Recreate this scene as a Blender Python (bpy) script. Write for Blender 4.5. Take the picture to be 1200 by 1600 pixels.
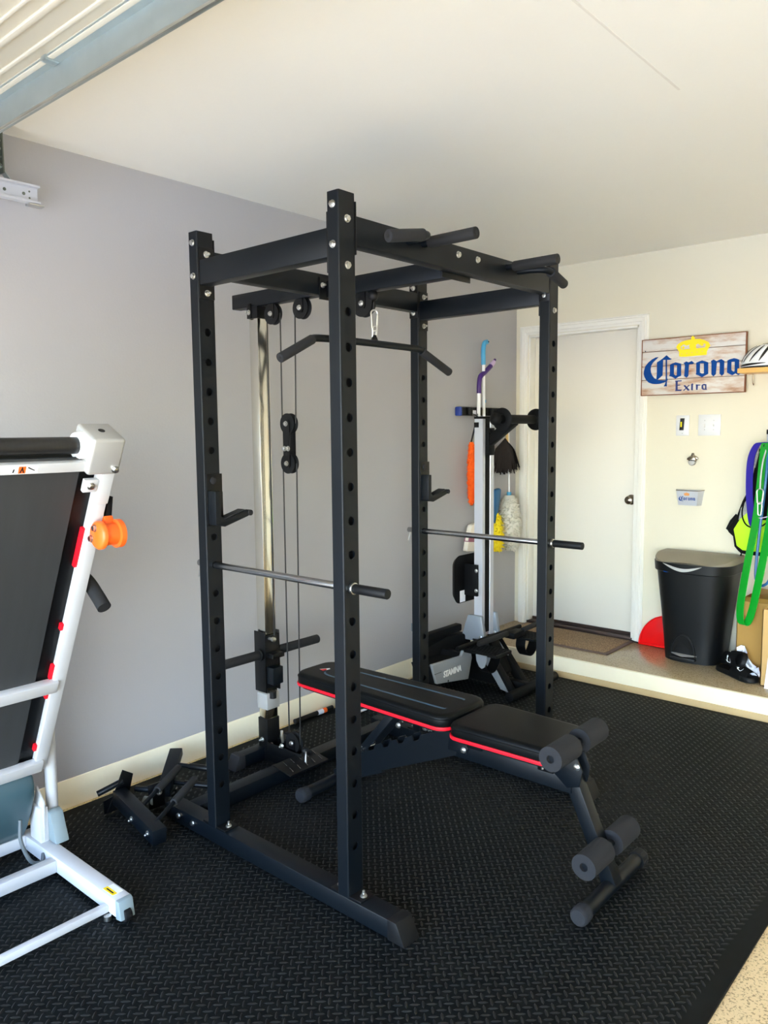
import bpy, bmesh, math, random
from mathutils import Vector, Matrix

for _o in list(bpy.data.objects):
    bpy.data.objects.remove(_o, do_unlink=True)
SC = bpy.context.scene
COL = SC.collection
random.seed(7)

# ------------------------------------------------------------------ camera
YAW, PITCH, ROLL = 0.7197050, -0.1025224, -0.0095753
CAMPOS = Vector((3.0423, -4.9302, 1.5308))
_f = Vector((-math.sin(YAW)*math.cos(PITCH), math.cos(YAW)*math.cos(PITCH), math.sin(PITCH)))
_r0 = Vector((math.cos(YAW), math.sin(YAW), 0.0))
_u0 = _r0.cross(_f)
_r = _r0*math.cos(ROLL) + _u0*math.sin(ROLL)
_u = _u0*math.cos(ROLL) - _r0*math.sin(ROLL)
_cd = bpy.data.cameras.new('camera')
_cd.sensor_fit = 'HORIZONTAL'
_cd.sensor_width = 36.0
_cd.lens = 36.0*1224.93/1200.0
_cd.clip_start = 0.02
CAM = bpy.data.objects.new('camera', _cd)
_m = Matrix((( _r.x, _u.x, -_f.x, CAMPOS.x), (_r.y, _u.y, -_f.y, CAMPOS.y), (_r.z, _u.z, -_f.z, CAMPOS.z), (0, 0, 0, 1)))
CAM.matrix_world = _m
COL.objects.link(CAM)
SC.camera = CAM

# ------------------------------------------------------------------ sky, sun, exposure
SUN_EL, SUN_AZ = math.radians(60), math.radians(160)
W = bpy.data.worlds.new('sky')
SC.world = W
W.use_nodes = True
_nt = W.node_tree
_nt.nodes.clear()
_sky = _nt.nodes.new('ShaderNodeTexSky')
_sky.sky_type = 'NISHITA'
_sky.sun_disc = False
_sky.sun_elevation = SUN_EL
_sky.sun_rotation = SUN_AZ
_sky.air_density = 1.0
_sky.dust_density = 0.4
_bg = _nt.nodes.new('ShaderNodeBackground')
_bg.inputs['Strength'].default_value = 0.98
_out = _nt.nodes.new('ShaderNodeOutputWorld')
_nt.links.new(_sky.outputs[0], _bg.inputs[0])
_nt.links.new(_bg.outputs[0], _out.inputs[0])

_sd = bpy.data.lights.new('sun', 'SUN')
_sd.energy = 10.0
_sd.angle = math.radians(0.6)
_sd.color = (0.94, 0.97, 1.0)
SUN = bpy.data.objects.new('sun', _sd)
# high sun in front of the house: lights the driveway and a strip of floor at the garage mouth, behind the camera
_dir = Vector((-0.35*math.cos(SUN_EL), 0.937*math.cos(SUN_EL), -math.sin(SUN_EL)))
SUN.rotation_euler = _dir.to_track_quat('-Z', 'Y').to_euler()
SUN.location = (4, -12, 9)
COL.objects.link(SUN)

SC.view_settings.view_transform = 'Standard'
SC.view_settings.look = 'None'
SC.view_settings.exposure = 1.5
SC.view_settings.gamma = 1.0
SC.view_settings.use_curve_mapping = False
SC.cycles.diffuse_bounces = 7
SC.cycles.max_bounces = 12

# ------------------------------------------------------------------ helpers
def lin(c):
    return tuple((v/12.92 if v <= 0.04045 else ((v+0.055)/1.055)**2.4) for v in [q/255.0 for q in c])

MATS = {}
def mat(name, rgb, rough=0.5, metal=0.0, var=0.0, vscale=8.0, bump=0.0, bscale=60.0, spec=0.5, stretch=None, coat=0.0):
    m = bpy.data.materials.new(name)
    m.use_nodes = True
    nt = m.node_tree
    b = nt.nodes['Principled BSDF']
    c = lin(rgb)
    b.inputs['Base Color'].default_value = (*c, 1)
    b.inputs['Roughness'].default_value = rough
    b.inputs['Metallic'].default_value = metal
    b.inputs['Specular IOR Level'].default_value = spec
    if coat:
        b.inputs['Coat Weight'].default_value = coat
    tc = nt.nodes.new('ShaderNodeTexCoord')
    src = tc.outputs['Object']
    if stretch:
        mp = nt.nodes.new('ShaderNodeMapping')
        mp.inputs['Scale'].default_value = stretch
        nt.links.new(src, mp.inputs[0]); src = mp.outputs[0]
    if var > 0:
        nz = nt.nodes.new('ShaderNodeTexNoise')
        nz.inputs['Scale'].default_value = vscale
        nz.inputs['Detail'].default_value = 4
        nt.links.new(src, nz.inputs['Vector'])
        mx = nt.nodes.new('ShaderNodeMix'); mx.data_type = 'RGBA'
        mx.inputs[6].default_value = (*[v*(1-var) for v in c], 1)
        mx.inputs[7].default_value = (*[min(1, v*(1+var)) for v in c], 1)
        nt.links.new(nz.outputs['Fac'], mx.inputs[0])
        nt.links.new(mx.outputs[2], b.inputs['Base Color'])
    if bump > 0:
        nb = nt.nodes.new('ShaderNodeTexNoise')
        nb.inputs['Scale'].default_value = bscale
        nb.inputs['Detail'].default_value = 3
        nt.links.new(src, nb.inputs['Vector'])
        bp = nt.nodes.new('ShaderNodeBump')
        bp.inputs['Strength'].default_value = bump
        bp.inputs['Distance'].default_value = 0.004
        nt.links.new(nb.outputs['Fac'], bp.inputs['Height'])
        nt.links.new(bp.outputs[0], b.inputs['Normal'])
    MATS[name] = m
    return m

def speckle_mat(name, base, dark, scale=140.0, lo=0.36, hi=0.44, rough=0.5, patch=0.10, pscale=3.0):
    """two-tone speckled surface (sealed concrete, carpet)"""
    m = mat(name, base, rough)
    nt = m.node_tree; b = nt.nodes['Principled BSDF']
    tc = nt.nodes['Texture Coordinate']
    n1 = nt.nodes.new('ShaderNodeTexNoise'); n1.inputs['Scale'].default_value = scale; n1.inputs['Detail'].default_value = 2
    nt.links.new(tc.outputs['Object'], n1.inputs['Vector'])
    r = nt.nodes.new('ShaderNodeValToRGB')
    r.color_ramp.elements[0].position = lo; r.color_ramp.elements[0].color = (*lin(dark), 1)
    r.color_ramp.elements[1].position = hi; r.color_ramp.elements[1].color = (*lin(base), 1)
    nt.links.new(n1.outputs['Fac'], r.inputs[0])
    n2 = nt.nodes.new('ShaderNodeTexNoise'); n2.inputs['Scale'].default_value = pscale; n2.inputs['Detail'].default_value = 5
    nt.links.new(tc.outputs['Object'], n2.inputs['Vector'])
    r2 = nt.nodes.new('ShaderNodeValToRGB')
    r2.color_ramp.elements[0].position = 0.3; r2.color_ramp.elements[0].color = (1-patch, 1-patch, 1-patch, 1)
    r2.color_ramp.elements[1].position = 0.7; r2.color_ramp.elements[1].color = (1, 1, 1, 1)
    nt.links.new(n2.outputs['Fac'], r2.inputs[0])
    mx = nt.nodes.new('ShaderNodeMix'); mx.data_type = 'RGBA'; mx.blend_type = 'MULTIPLY'
    mx.inputs[0].default_value = 1.0
    nt.links.new(r.outputs[0], mx.inputs[6]); nt.links.new(r2.outputs[0], mx.inputs[7])
    nt.links.new(mx.outputs[2], b.inputs['Base Color'])
    return m

def V(*a):
    return Vector(a)

class MB:
    """mesh builder in world coordinates"""
    def __init__(s):
        s.v = []; s.f = []; s.sm = []
    def add(s, verts, faces, smooth=False):
        o = len(s.v)
        s.v += [Vector(p) for p in verts]
        for f in faces:
            s.f.append([i+o for i in f]); s.sm.append(smooth)
        return s
    def box(s, x0, x1, y0, y1, z0, z1):
        vs = [(x, y, z) for x in (x0, x1) for y in (y0, y1) for z in (z0, z1)]
        return s.add(vs, [(0,1,3,2),(4,6,7,5),(0,4,5,1),(2,3,7,6),(0,2,6,4),(1,5,7,3)])
    def obox(s, c, ax, ay, az, hx, hy, hz):
        c = Vector(c); ax = Vector(ax).normalized(); ay = Vector(ay).normalized(); az = Vector(az).normalized()
        vs = [c+ax*i*hx+ay*j*hy+az*k*hz for i in (-1,1) for j in (-1,1) for k in (-1,1)]
        return s.add(vs, [(0,1,3,2),(4,6,7,5),(0,4,5,1),(2,3,7,6),(0,2,6,4),(1,5,7,3)])
    def bar(s, p0, p1, w, h, up=(0,0,1)):
        """rectangular bar from p0 to p1, width w sideways, h along up"""
        p0 = Vector(p0); p1 = Vector(p1); d = (p1-p0); L = d.length; d.normalize()
        up = Vector(up); sd = d.cross(up).normalized(); up2 = sd.cross(d).normalized()
        return s.obox((p0+p1)/2, d, sd, up2, L/2, w/2, h/2)
    def cyl(s, p0, p1, r, seg=16, r1=None, caps=True, hole=0.0):
        p0 = Vector(p0); p1 = Vector(p1); r1 = r if r1 is None else r1
        d = (p1-p0).normalized()
        a = d.orthogonal().normalized(); b = d.cross(a)
        ring = lambda c, q: [c+(a*math.cos(2*math.pi*i/seg)+b*math.sin(2*math.pi*i/seg))*q for i in range(seg)]
        vs = ring(p0, r)+ring(p1, r1)
        fs = [(i, (i+1) % seg, seg+(i+1) % seg, seg+i) for i in range(seg)]
        s.add(vs, fs, True)
        if hole > 0:
            vs = ring(p0, r)+ring(p0, hole)+ring(p0+d*min(0.03, (p1-p0).length*0.45), hole)
            n = seg
            fs = [(i, n+i, n+(i+1) % n, (i+1) % n) for i in range(n)]
            fs += [(n+i, 2*n+i, 2*n+(i+1) % n, n+(i+1) % n) for i in range(n)]
            fs += [tuple(range(2*n, 3*n))]
            s.add(vs, fs)
            s.add(ring(p1, r1), [tuple(range(seg))])
        elif caps:
            s.add(ring(p0, r), [tuple(reversed(range(seg)))])
            s.add(ring(p1, r1), [tuple(range(seg))])
        return s
    def tube(s, pts, r, seg=10, caps=True, flat=None):
        """swept tube along pts; r number or list; flat=(side_vec, half_w, half_t) makes a ribbon"""
        P = [Vector(p) for p in pts]; n = len(P)
        T = []
        for i in range(n):
            t = (P[min(i+1, n-1)]-P[max(i-1, 0)])
            T.append(t.normalized())
        nrm = T[0].orthogonal().normalized()
        vs = []
        for i in range(n):
            nrm = (nrm-T[i]*nrm.dot(T[i]))
            nrm = nrm.normalized() if nrm.length > 1e-6 else T[i].orthogonal().normalized()
            bn = T[i].cross(nrm)
            rr = r[i] if isinstance(r, (list, tuple)) else r
            for k in range(seg):
                a = 2*math.pi*k/seg
                vs.append(P[i]+(nrm*math.cos(a)+bn*math.sin(a))*rr)
        fs = [(i*seg+k, i*seg+(k+1) % seg, (i+1)*seg+(k+1) % seg, (i+1)*seg+k) for i in range(n-1) for k in range(seg)]
        s.add(vs, fs, True)
        if caps:
            s.add(vs[:seg], [tuple(reversed(range(seg)))])
            s.add(vs[-seg:], [tuple(range(seg))])
        return s
    def ribbon(s, pts, side, hw, ht):
        """flat band: centre line pts, half width hw along side vector, half thickness ht"""
        P = [Vector(p) for p in pts]; n = len(P); side = Vector(side).normalized()
        vs = []
        for i in range(n):
            t = (P[min(i+1, n-1)]-P[max(i-1, 0)]).normalized()
            nn = t.cross(side).normalized()
            for a, b in ((-1,-1), (1,-1), (1,1), (-1,1)):
                vs.append(P[i]+side*a*hw+nn*b*ht)
        fs = [(i*4+k, i*4+(k+1) % 4, (i+1)*4+(k+1) % 4, (i+1)*4+k) for i in range(n-1) for k in range(4)]
        fs += [(3,2,1,0), tuple((n-1)*4+k for k in range(4))]
        return s.add(vs, fs)
    def prism(s, poly, fn0, fn1):
        """poly of 2-D points mapped by fn0 / fn1 to the two end planes"""
        n = len(poly)
        vs = [fn0(*p) for p in poly]+[fn1(*p) for p in poly]
        fs = [tuple(reversed(range(n))), tuple(range(n, 2*n))]
        fs += [(i, (i+1) % n, n+(i+1) % n, n+i) for i in range(n)]
        return s.add(vs, fs)
    def prism_y(s, poly, y0, y1):
        return s.prism(poly, lambda a, b: (a, y0, b), lambda a, b: (a, y1, b))
    def prism_x(s, poly, x0, x1):
        return s.prism(poly, lambda a, b: (x0, a, b), lambda a, b: (x1, a, b))
    def prism_z(s, poly, z0, z1):
        return s.prism(poly, lambda a, b: (a, b, z0), lambda a, b: (a, b, z1))
    def loft(s, rings, cap0=True, cap1=True, smooth=True):
        n = len(rings[0]); vs = [p for r in rings for p in r]
        fs = [(i*n+k, i*n+(k+1) % n, (i+1)*n+(k+1) % n, (i+1)*n+k) for i in range(len(rings)-1) for k in range(n)]
        s.add(vs, fs, smooth)
        if cap0: s.add(rings[0], [tuple(reversed(range(n)))])
        if cap1: s.add(rings[-1], [tuple(range(n))])
        return s
    def lathe(s, c, axis, prof, seg=20):
        """prof: (distance along axis, radius)"""
        c = Vector(c); d = Vector(axis).normalized(); a = d.orthogonal().normalized(); b = d.cross(a)
        rings = [[c+d*h+(a*math.cos(2*math.pi*i/seg)+b*math.sin(2*math.pi*i/seg))*max(r, 1e-4) for i in range(seg)] for h, r in prof]
        return s.loft(rings)
    def ball(s, c, rx, ry, rz, nu=14, nv=10, v0=0.0, v1=1.0):
        c = Vector(c); rings = []
        for j in range(nv+1):
            t = math.pi*(v0+(v1-v0)*j/nv)-math.pi/2
            rings.append([c+V(rx*math.cos(t)*math.cos(2*math.pi*i/nu), ry*math.cos(t)*math.sin(2*math.pi*i/nu), rz*math.sin(t)) for i in range(nu)])
        return s.loft(rings)
    def mesh(s, name, off, bevel=0.0, segs=2, smooth_angle=35, bev_angle=40):
        off = Vector(off)
        me = bpy.data.meshes.new(name)
        bm = bmesh.new()
        bv = [bm.verts.new(p-off) for p in s.v]
        for f, sm in zip(s.f, s.sm):
            try:
                fc = bm.faces.new([bv[i] for i in f]); fc.smooth = sm
            except ValueError:
                pass
        bmesh.ops.remove_doubles(bm, verts=bm.verts, dist=1e-5)
        bmesh.ops.recalc_face_normals(bm, faces=bm.faces)
        if bevel > 0:
            es = [e for e in bm.edges if len(e.link_faces) == 2 and e.calc_face_angle(0) > math.radians(bev_angle)]
            flat = [f.normal.copy() for f in bm.faces if not f.smooth]
            bmesh.ops.bevel(bm, geom=es, offset=bevel, segments=segs, profile=0.5, affect='EDGES', clamp_overlap=True)
            bm.normal_update()
            for f in bm.faces:
                # flat sides stay flat, only the rounded edges are smooth
                if not any(f.normal.dot(q) > 0.9995 for q in flat): f.smooth = True
                else: f.smooth = False
        bm.to_mesh(me); bm.free()
        anysm = any(p.use_smooth for p in me.polygons)
        if anysm:
            me.set_sharp_from_angle(angle=math.radians(smooth_angle))
        return me

def obj(name, me, m, parent=None, loc=(0,0,0)):
    o = bpy.data.objects.new(name, me)
    if m is not None:
        me.materials.clear(); me.materials.append(MATS[m] if isinstance(m, str) else m)
    COL.objects.link(o)
    o.location = loc
    if parent is not None: o.parent = parent
    return o

def tag(o, label=None, cat=None, group=None, kind=None):
    if label: o['label'] = label
    if cat: o['category'] = cat
    if group: o['group'] = group
    if kind: o['kind'] = kind
    return o

ORIG = {}
def thing(name, loc, label, cat, group=None):
    e = bpy.data.objects.new(name, None)
    e.empty_display_size = 0.1
    COL.objects.link(e); e.location = loc
    ORIG[e.name] = Vector(loc)
    return tag(e, label, cat, group)

def off_of(parent):
    p = parent
    while p.parent is not None: p = p.parent
    return ORIG[p.name]

def part(parent, name, mb, m, bevel=0.0, segs=2, label=None, kind=None, sa=35):
    o = obj(name, mb.mesh(name, off_of(parent), bevel, segs, sa), m, parent)
    if label: o['label'] = label
    if kind: o['kind'] = kind
    return o

def solo(name, mb, m, base, label, cat, group=None, bevel=0.0, segs=2, sa=35):
    """a thing that is one mesh (may parent parts)"""
    o = obj(name, mb.mesh(name, base, bevel, segs, sa), m, None, base)
    ORIG[o.name] = Vector(base)
    return tag(o, label, cat, group)

def struct(name, mb, m, bevel=0.0, label=None):
    o = obj(name, mb.mesh(name, (0,0,0), bevel), m)
    ORIG[o.name] = Vector((0,0,0))
    tag(o, label=label, kind='structure')
    return o

def piece(parent, name, me, m, pos, direction=None, roll=0.0):
    """a shared mesh placed at world pos with its local +Z along direction"""
    o = bpy.data.objects.new(name, me)
    COL.objects.link(o)
    o.parent = parent
    o.location = Vector(pos)-off_of(parent)
    if direction is not None:
        o.rotation_mode = 'QUATERNION'
        o.rotation_quaternion = Vector(direction).to_track_quat('Z', 'Y')
    if m is not None and not me.materials:
        me.materials.append(MATS[m])
    return o

def poly_fill(loops_list, fn, thick):
    """filled outline(s) given as loops of 2-D points (outer + holes per group); fn maps (u, v, t) to world"""
    mb = MB()
    for loops in loops_list:
        cu = bpy.data.curves.new('tmp', 'CURVE'); cu.dimensions = '2D'; cu.fill_mode = 'BOTH'; cu.extrude = 0.5
        for lp in loops:
            sp = cu.splines.new('POLY'); sp.points.add(len(lp)-1)
            for q, (a, b) in zip(sp.points, lp): q.co = (a*100, b*100, 0, 1)
            sp.use_cyclic_u = True
        o = bpy.data.objects.new('tmp', cu); COL.objects.link(o)
        me = bpy.data.meshes.new_from_object(o)
        mb.add([fn(v.co.x/100, v.co.y/100, (v.co.z+0.5)*thick) for v in me.vertices], [tuple(p.vertices) for p in me.polygons])
        bpy.data.objects.remove(o); bpy.data.meshes.remove(me); bpy.data.curves.remove(cu)
    return mb

def text_fill(body, size, fn, thick, shear=0.0, offset=0.0, sx=1.0):
    cu = bpy.data.curves.new('tmp', 'FONT'); cu.body = body; cu.size = 1.0; cu.extrude = 0.5; cu.shear = shear; cu.offset = offset
    cu.space_character = 0.95; cu.resolution_u = 3
    o = bpy.data.objects.new('tmp', cu); COL.objects.link(o)
    me = bpy.data.meshes.new_from_object(o)
    mb = MB()
    mb.add([fn(v.co.x*size*sx, v.co.y*size, (v.co.z+0.5)*thick) for v in me.vertices], [tuple(p.vertices) for p in me.polygons])
    bpy.data.objects.remove(o); bpy.data.meshes.remove(me); bpy.data.curves.remove(cu)
    return mb

def arc(c, r, a0, a1, n, ax, ay):
    c = Vector(c); ax = Vector(ax); ay = Vector(ay)
    return [c+ax*r*math.cos(a0+(a1-a0)*i/n)+ay*r*math.sin(a0+(a1-a0)*i/n) for i in range(n+1)]

def spline(pts, n=8):
    """Catmull-Rom through pts"""
    P = [Vector(p) for p in pts]; P = [P[0]*2-P[1]]+P+[P[-1]*2-P[-2]]; out = []
    for i in range(1, len(P)-2):
        for k in range(n):
            t = k/n
            out.append(0.5*((2*P[i])+(P[i+1]-P[i-1])*t+(2*P[i-1]-5*P[i]+4*P[i+1]-P[i+2])*t*t+(-P[i-1]+3*P[i]-3*P[i+1]+P[i+2])*t**3))
    out.append(P[-2])
    return out

def rrect(x0, x1, y0, y1, r, n=5):
    out = []
    for cx, cy, a in ((x1-r, y1-r, 0), (x0+r, y1-r, 90), (x0+r, y0+r, 180), (x1-r, y0+r, 270)):
        for i in range(n+1):
            t = math.radians(a+90*i/n)
            out.append((cx+r*math.cos(t), cy+r*math.sin(t)))
    return out

# ------------------------------------------------------------------ materials
mat('wall_grey', (171, 169, 170), 0.45, bump=0.10, bscale=90, var=0.02, vscale=2)
mat('wall_cream', (224, 217, 194), 0.6, bump=0.10, bscale=120, var=0.015, vscale=2)
mat('wall_white', (226, 222, 212), 0.6)
mat('ceiling_paint', (240, 238, 230), 0.42, bump=0.06, bscale=60, var=0.015, vscale=1.5)
mat('seam_paint', (228, 224, 216), 0.5)
mat('trim_white', (236, 233, 222), 0.35)
mat('door_white', (228, 223, 209), 0.38)
mat('bronze_dark', (72, 58, 54), 0.4, 0.6)
mat('nickel', (150, 138, 122), 0.25, 1.0)
speckle_mat('concrete_floor', (226, 198, 150), (156, 130, 92), scale=160, lo=0.36, hi=0.46, rough=0.5)
speckle_mat('concrete_top', (190, 168, 132), (150, 130, 98), scale=120, lo=0.33, hi=0.5, rough=0.22, patch=0.16, pscale=4)
mat('concrete_cream', (254, 240, 210), 0.6, var=0.06, vscale=7, bump=0.15, bscale=40)
mat('concrete_tan', (205, 176, 128), 0.6, var=0.10, vscale=9)
speckle_mat('driveway', (200, 200, 200), (165, 165, 165), scale=60, rough=0.8)
speckle_mat('mat_rubber', (13, 17, 18), (8, 11, 12), scale=30, lo=0.35, hi=0.65, rough=0.6, patch=0.25, pscale=2.2)
speckle_mat('mat_tread', (23, 27, 28), (14, 17, 18), scale=30, lo=0.35, hi=0.65, rough=0.42, patch=0.25, pscale=2.2)  # lighter than the mat: highlights on the bars put into the colour
mat('rack_black', (6, 12, 18), 0.40, 0.0, bump=0.10, bscale=900, spec=0.26)
mat('plate_black', (8, 9, 11), 0.38, spec=0.26)
mat('hole_black', (8, 8, 9), 0.6)
mat('rubber_black', (11, 12, 14), 0.55, spec=0.28)
mat('foam_dark', (24, 25, 29), 0.85, bump=0.25, bscale=500)
mat('foam_black', (18, 19, 21), 0.8, bump=0.25, bscale=500)
mat('zinc', (205, 205, 202), 0.28, 1.0)
mat('chrome', (222, 219, 210), 0.14, 1.0)
mat('steel', (165, 166, 168), 0.26, 1.0)
mat('cable_black', (14, 14, 15), 0.45)
mat('vinyl_black', (7, 9, 10), 0.42, bump=0.12, bscale=400, spec=0.13)
mat('vinyl_stripe', (52, 88, 112), 0.4)
mat('matte_black', (8, 9, 11), 0.6, spec=0.16)
mat('red_trim', (208, 14, 34), 0.5, spec=0.3)
mat('white_paint', (194, 195, 197), 0.32)
mat('white_plastic', (240, 240, 240), 0.35)
mat('silver_plastic', (178, 177, 174), 0.33, 0.35)
mat('belt_grey', (48, 50, 51), 0.55, var=0.18, vscale=5, stretch=(1, 8, 1))
mat('roller_dark', (44, 44, 44), 0.3, 0.4, var=0.2, vscale=10, stretch=(1, 12, 1))
mat('orange', (255, 104, 32), 0.4)
mat('teal_grey', (60, 84, 92), 0.3)
mat('cap_grey', (128, 142, 146), 0.4)
mat('cord_grey', (84, 92, 96), 0.5)
mat('sticker_yellow', (250, 214, 20), 0.5)
mat('sticker_ink', (20, 20, 22), 0.5)
mat('alu', (196, 198, 204), 0.35, 0.25)
mat('rower_grey', (142, 148, 154), 0.36, 0.15)
mat('galvanised', (168, 178, 178), 0.33, 0.8, var=0.12, vscale=14)
mat('galv_dark', (110, 116, 106), 0.4, 0.7)
mat('door_panel', (188, 182, 165), 0.45)
mat('can_black', (10, 13, 16), 0.42, bump=0.15, bscale=700, spec=0.35)
mat('lid_grey', (138, 128, 110), 0.5)
mat('red_plastic', (236, 8, 14), 0.3)
mat('cardboard', (178, 136, 66), 0.75, var=0.06, vscale=12)
mat('cardboard_light', (208, 168, 106), 0.75, var=0.04, vscale=10)
mat('paper_white', (238, 240, 248), 0.6)
mat('shelf_wood', (238, 188, 108), 0.4, var=0.10, vscale=6, stretch=(2, 30, 30))
mat('helmet_white', (240, 242, 244), 0.25)
mat('helmet_black', (14, 14, 15), 0.4)
mat('fabric_black', (10, 10, 12), 0.85, spec=0.2)
mat('neon_yellow', (190, 255, 28), 0.55)
mat('camo_grey', (150, 150, 148), 0.8, var=0.75, vscale=160)
mat('band_purple', (42, 30, 150), 0.35)
mat('band_green', (8, 168, 44), 0.35)
mat('tube_blue', (40, 96, 152), 0.35)
mat('gold_yellow', (240, 176, 20), 0.6)
mat('sign_blue', (0, 64, 138), 0.7, spec=0.2)
mat('sign_navy', (14, 40, 112), 0.5)
mat('sign_yellow', (255, 226, 0), 0.5)
mat('handle_blue', (74, 164, 208), 0.4)
mat('handle_purple', (62, 24, 110), 0.35)
mat('lilac', (206, 180, 214), 0.4)
mat('duster_orange', (246, 98, 10), 0.9)
mat('feather_brown', (30, 22, 20), 0.9, var=0.3, vscale=60)
mat('fluff_white', (218, 214, 200), 0.95, var=0.1, vscale=50)
mat('fluff_yellow', (246, 226, 40), 0.9)
mat('brush_blue', (18, 96, 146), 0.4)
mat('cloth_cream', (232, 222, 204), 0.9)
mat('cloth_stripe', (150, 96, 110), 0.9)
mat('bamboo', (222, 186, 116), 0.5)
mat('blue_cap', (36, 60, 140), 0.4)
mat('switch_white', (222, 222, 222), 0.3)
mat('crown_orange', (224, 152, 84), 0.5)
mat('text_white', (244, 246, 248), 0.4)
mat('tape_green', (16, 84, 66), 0.5)
speckle_mat('doormat_fibre', (168, 140, 106), (96, 74, 56), scale=220, lo=0.36, hi=0.60, rough=0.95, patch=0.1)
mat('doormat_edge', (98, 80, 72), 0.8)

for _n in ('mat_rubber', 'mat_tread'): MATS[_n].node_tree.nodes['Principled BSDF'].inputs['Specular IOR Level'].default_value = (0.14 if _n == 'mat_rubber' else 0.32)
# weathered whitewashed plank
def plank_mat(name, seed):
    m = mat(name, (200, 186, 172), 0.75)
    nt = m.node_tree; b = nt.nodes['Principled BSDF']; tc = nt.nodes['Texture Coordinate']
    mp = nt.nodes.new('ShaderNodeMapping'); mp.inputs['Scale'].default_value = (2.2, 10, 9); mp.inputs['Location'].default_value = (seed*3.1, 0, seed*1.7)
    nt.links.new(tc.outputs['Object'], mp.inputs[0])
    n = nt.nodes.new('ShaderNodeTexNoise'); n.inputs['Scale'].default_value = 2.2; n.inputs['Detail'].default_value = 6; n.inputs['Roughness'].default_value = 0.62
    nt.links.new(mp.outputs[0], n.inputs['Vector'])
    r = nt.nodes.new('ShaderNodeValToRGB')
    e = r.color_ramp.elements
    e[0].position = 0.30; e[0].color = (*lin((158, 110, 78)), 1)
    e[1].position = 0.56; e[1].color = (*lin((216, 212, 205)), 1)
    k = e.new(0.43); k.color = (*lin((196, 172, 152)), 1)
    nt.links.new(n.outputs['Fac'], r.inputs[0])
    nt.links.new(r.outputs[0], b.inputs['Base Color'])
for _i in range(4): plank_mat('plank_%d' % _i, _i)
mat('plank_edge', (128, 78, 48), 0.8)

# ------------------------------------------------------------------ room shell
H = 2.638
XR, YFRONT = 6.1, -6.35
HS = 0.123          # height of the landing by the house door
SD = 0.627          # its depth
DX0, DX1, DZ1 = 0.10, 0.909, 2.192   # house door opening

struct('floor', MB().box(-0.15, XR+0.15, YFRONT-0.2, 0.3, -0.2, -0.010), 'concrete_floor')
wl = struct('wall_left', MB().box(-0.15, 0.0, YFRONT-0.2, 0.15, 0.1135, H+0.05), 'wall_grey')
cb = MB().box(-0.15, 0.006, YFRONT-0.2, -0.2, -0.010, 0.1135)
struct('baseboard_left', cb, 'concrete_cream', bevel=0.004, label='cream painted concrete curb under the grey wall')
wb = MB()
wb.box(-0.15, DX0, 0.0, 0.11, -0.01, H+0.05)
wb.box(DX1, XR+0.15, 0.0, 0.11, -0.01, H+0.05)
wb.box(DX0, DX1, 0.0, 0.11, DZ1, H+0.05)
wb.box(DX0-0.1, DX1+0.1, 0.112, 0.25, -0.01, DZ1+0.1)
struct('wall_back', wb, 'wall_cream')
struct('wall_right', MB().box(XR, XR+0.15, YFRONT-0.2, 0.0, -0.01, H+0.05), 'wall_white')
wf = MB()
wf.box(0.0, 0.32, YFRONT-0.2, YFRONT, -0.01, H+0.05)
wf.box(5.35, XR, YFRONT-0.2, YFRONT, -0.01, H+0.05)
wf.box(0.32, 5.35, YFRONT-0.2, YFRONT, 2.16, H+0.05)
struct('wall_front', wf, 'wall_white')
cl = struct('ceiling', MB().box(-0.15, XR+0.15, YFRONT-0.2, 0.3, H, H+0.15), 'ceiling_paint')
part(cl, 'drywall_seam', MB().box(1.996, 2.004, -5.0, -2.25, H-0.0012, H+0.001), 'seam_paint')
struct('driveway', MB().box(-14, 20, -34, YFRONT-0.2, -0.25, -0.02), 'driveway')

# landing (raised concrete step along the back wall)
st = struct('step', MB().box(-0.02, XR, -SD, 0.06, -0.010, HS), 'concrete_top', bevel=0.006, label='raised concrete landing below the house door')
st2 = MB()
st2.prism_x([(-SD-0.004, -0.008), (-SD-0.004, HS-0.002), (-SD+0.012, HS+0.0015), (-SD+0.016, -0.008)], 0.0, XR)
part(st, 'painted_riser', st2, 'concrete_cream', bevel=0.003)
part(st, 'riser_foot', MB().box(0.0, XR, -SD-0.010, -SD, -0.008, 0.034), 'concrete_tan', bevel=0.004)

# house door
dr = struct('door_1', MB().box(DX0-0.02, DX1+0.02, 0.075, 0.109, HS+0.03, DZ1+0.01), 'door_white', bevel=0.002, label='plain white house door with a nickel knob')
part(dr, 'threshold', MB().box(DX0, DX1, 0.0, 0.075, HS, HS+0.022), 'bronze_dark', bevel=0.003)
part(dr, 'door_sweep', MB().box(DX0, DX1, 0.066, 0.0745, HS+0.022, HS+0.04), 'bronze_dark')
kn = MB()
kn.lathe((0.853, 0.0745, 1.062), (0, -1, 0), [(0, 0.0), (0, 0.034), (0.006, 0.034), (0.010, 0.028), (0.012, 0.014), (0.028, 0.012), (0.034, 0.024), (0.046, 0.029), (0.058, 0.025), (0.064, 0.012), (0.066, 0.0)], 24)
part(dr, 'door_knob', kn, 'nickel', label='round nickel door knob')
jb = MB()
jb.box(DX0-0.001, DX0+0.012, 0.001, 0.075, HS, DZ1)
jb.box(DX1-0.012, DX1+0.001, 0.001, 0.075, HS, DZ1)
jb.box(DX0, DX1, 0.001, 0.075, DZ1-0.012, DZ1+0.001)
part(dr, 'jamb', jb, 'trim_white', bevel=0.001)
CW = 0.066
def casing_profile():
    # (distance from opening, depth into room): stepped colonial casing
    return [(0.004, 0.0), (0.004, 0.010), (0.018, 0.012), (0.022, 0.017), (0.044, 0.019), (0.048, 0.014), (0.058, 0.014), (0.062, 0.009), (CW, 0.008), (CW, 0.0)]
cp = casing_profile()
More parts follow.
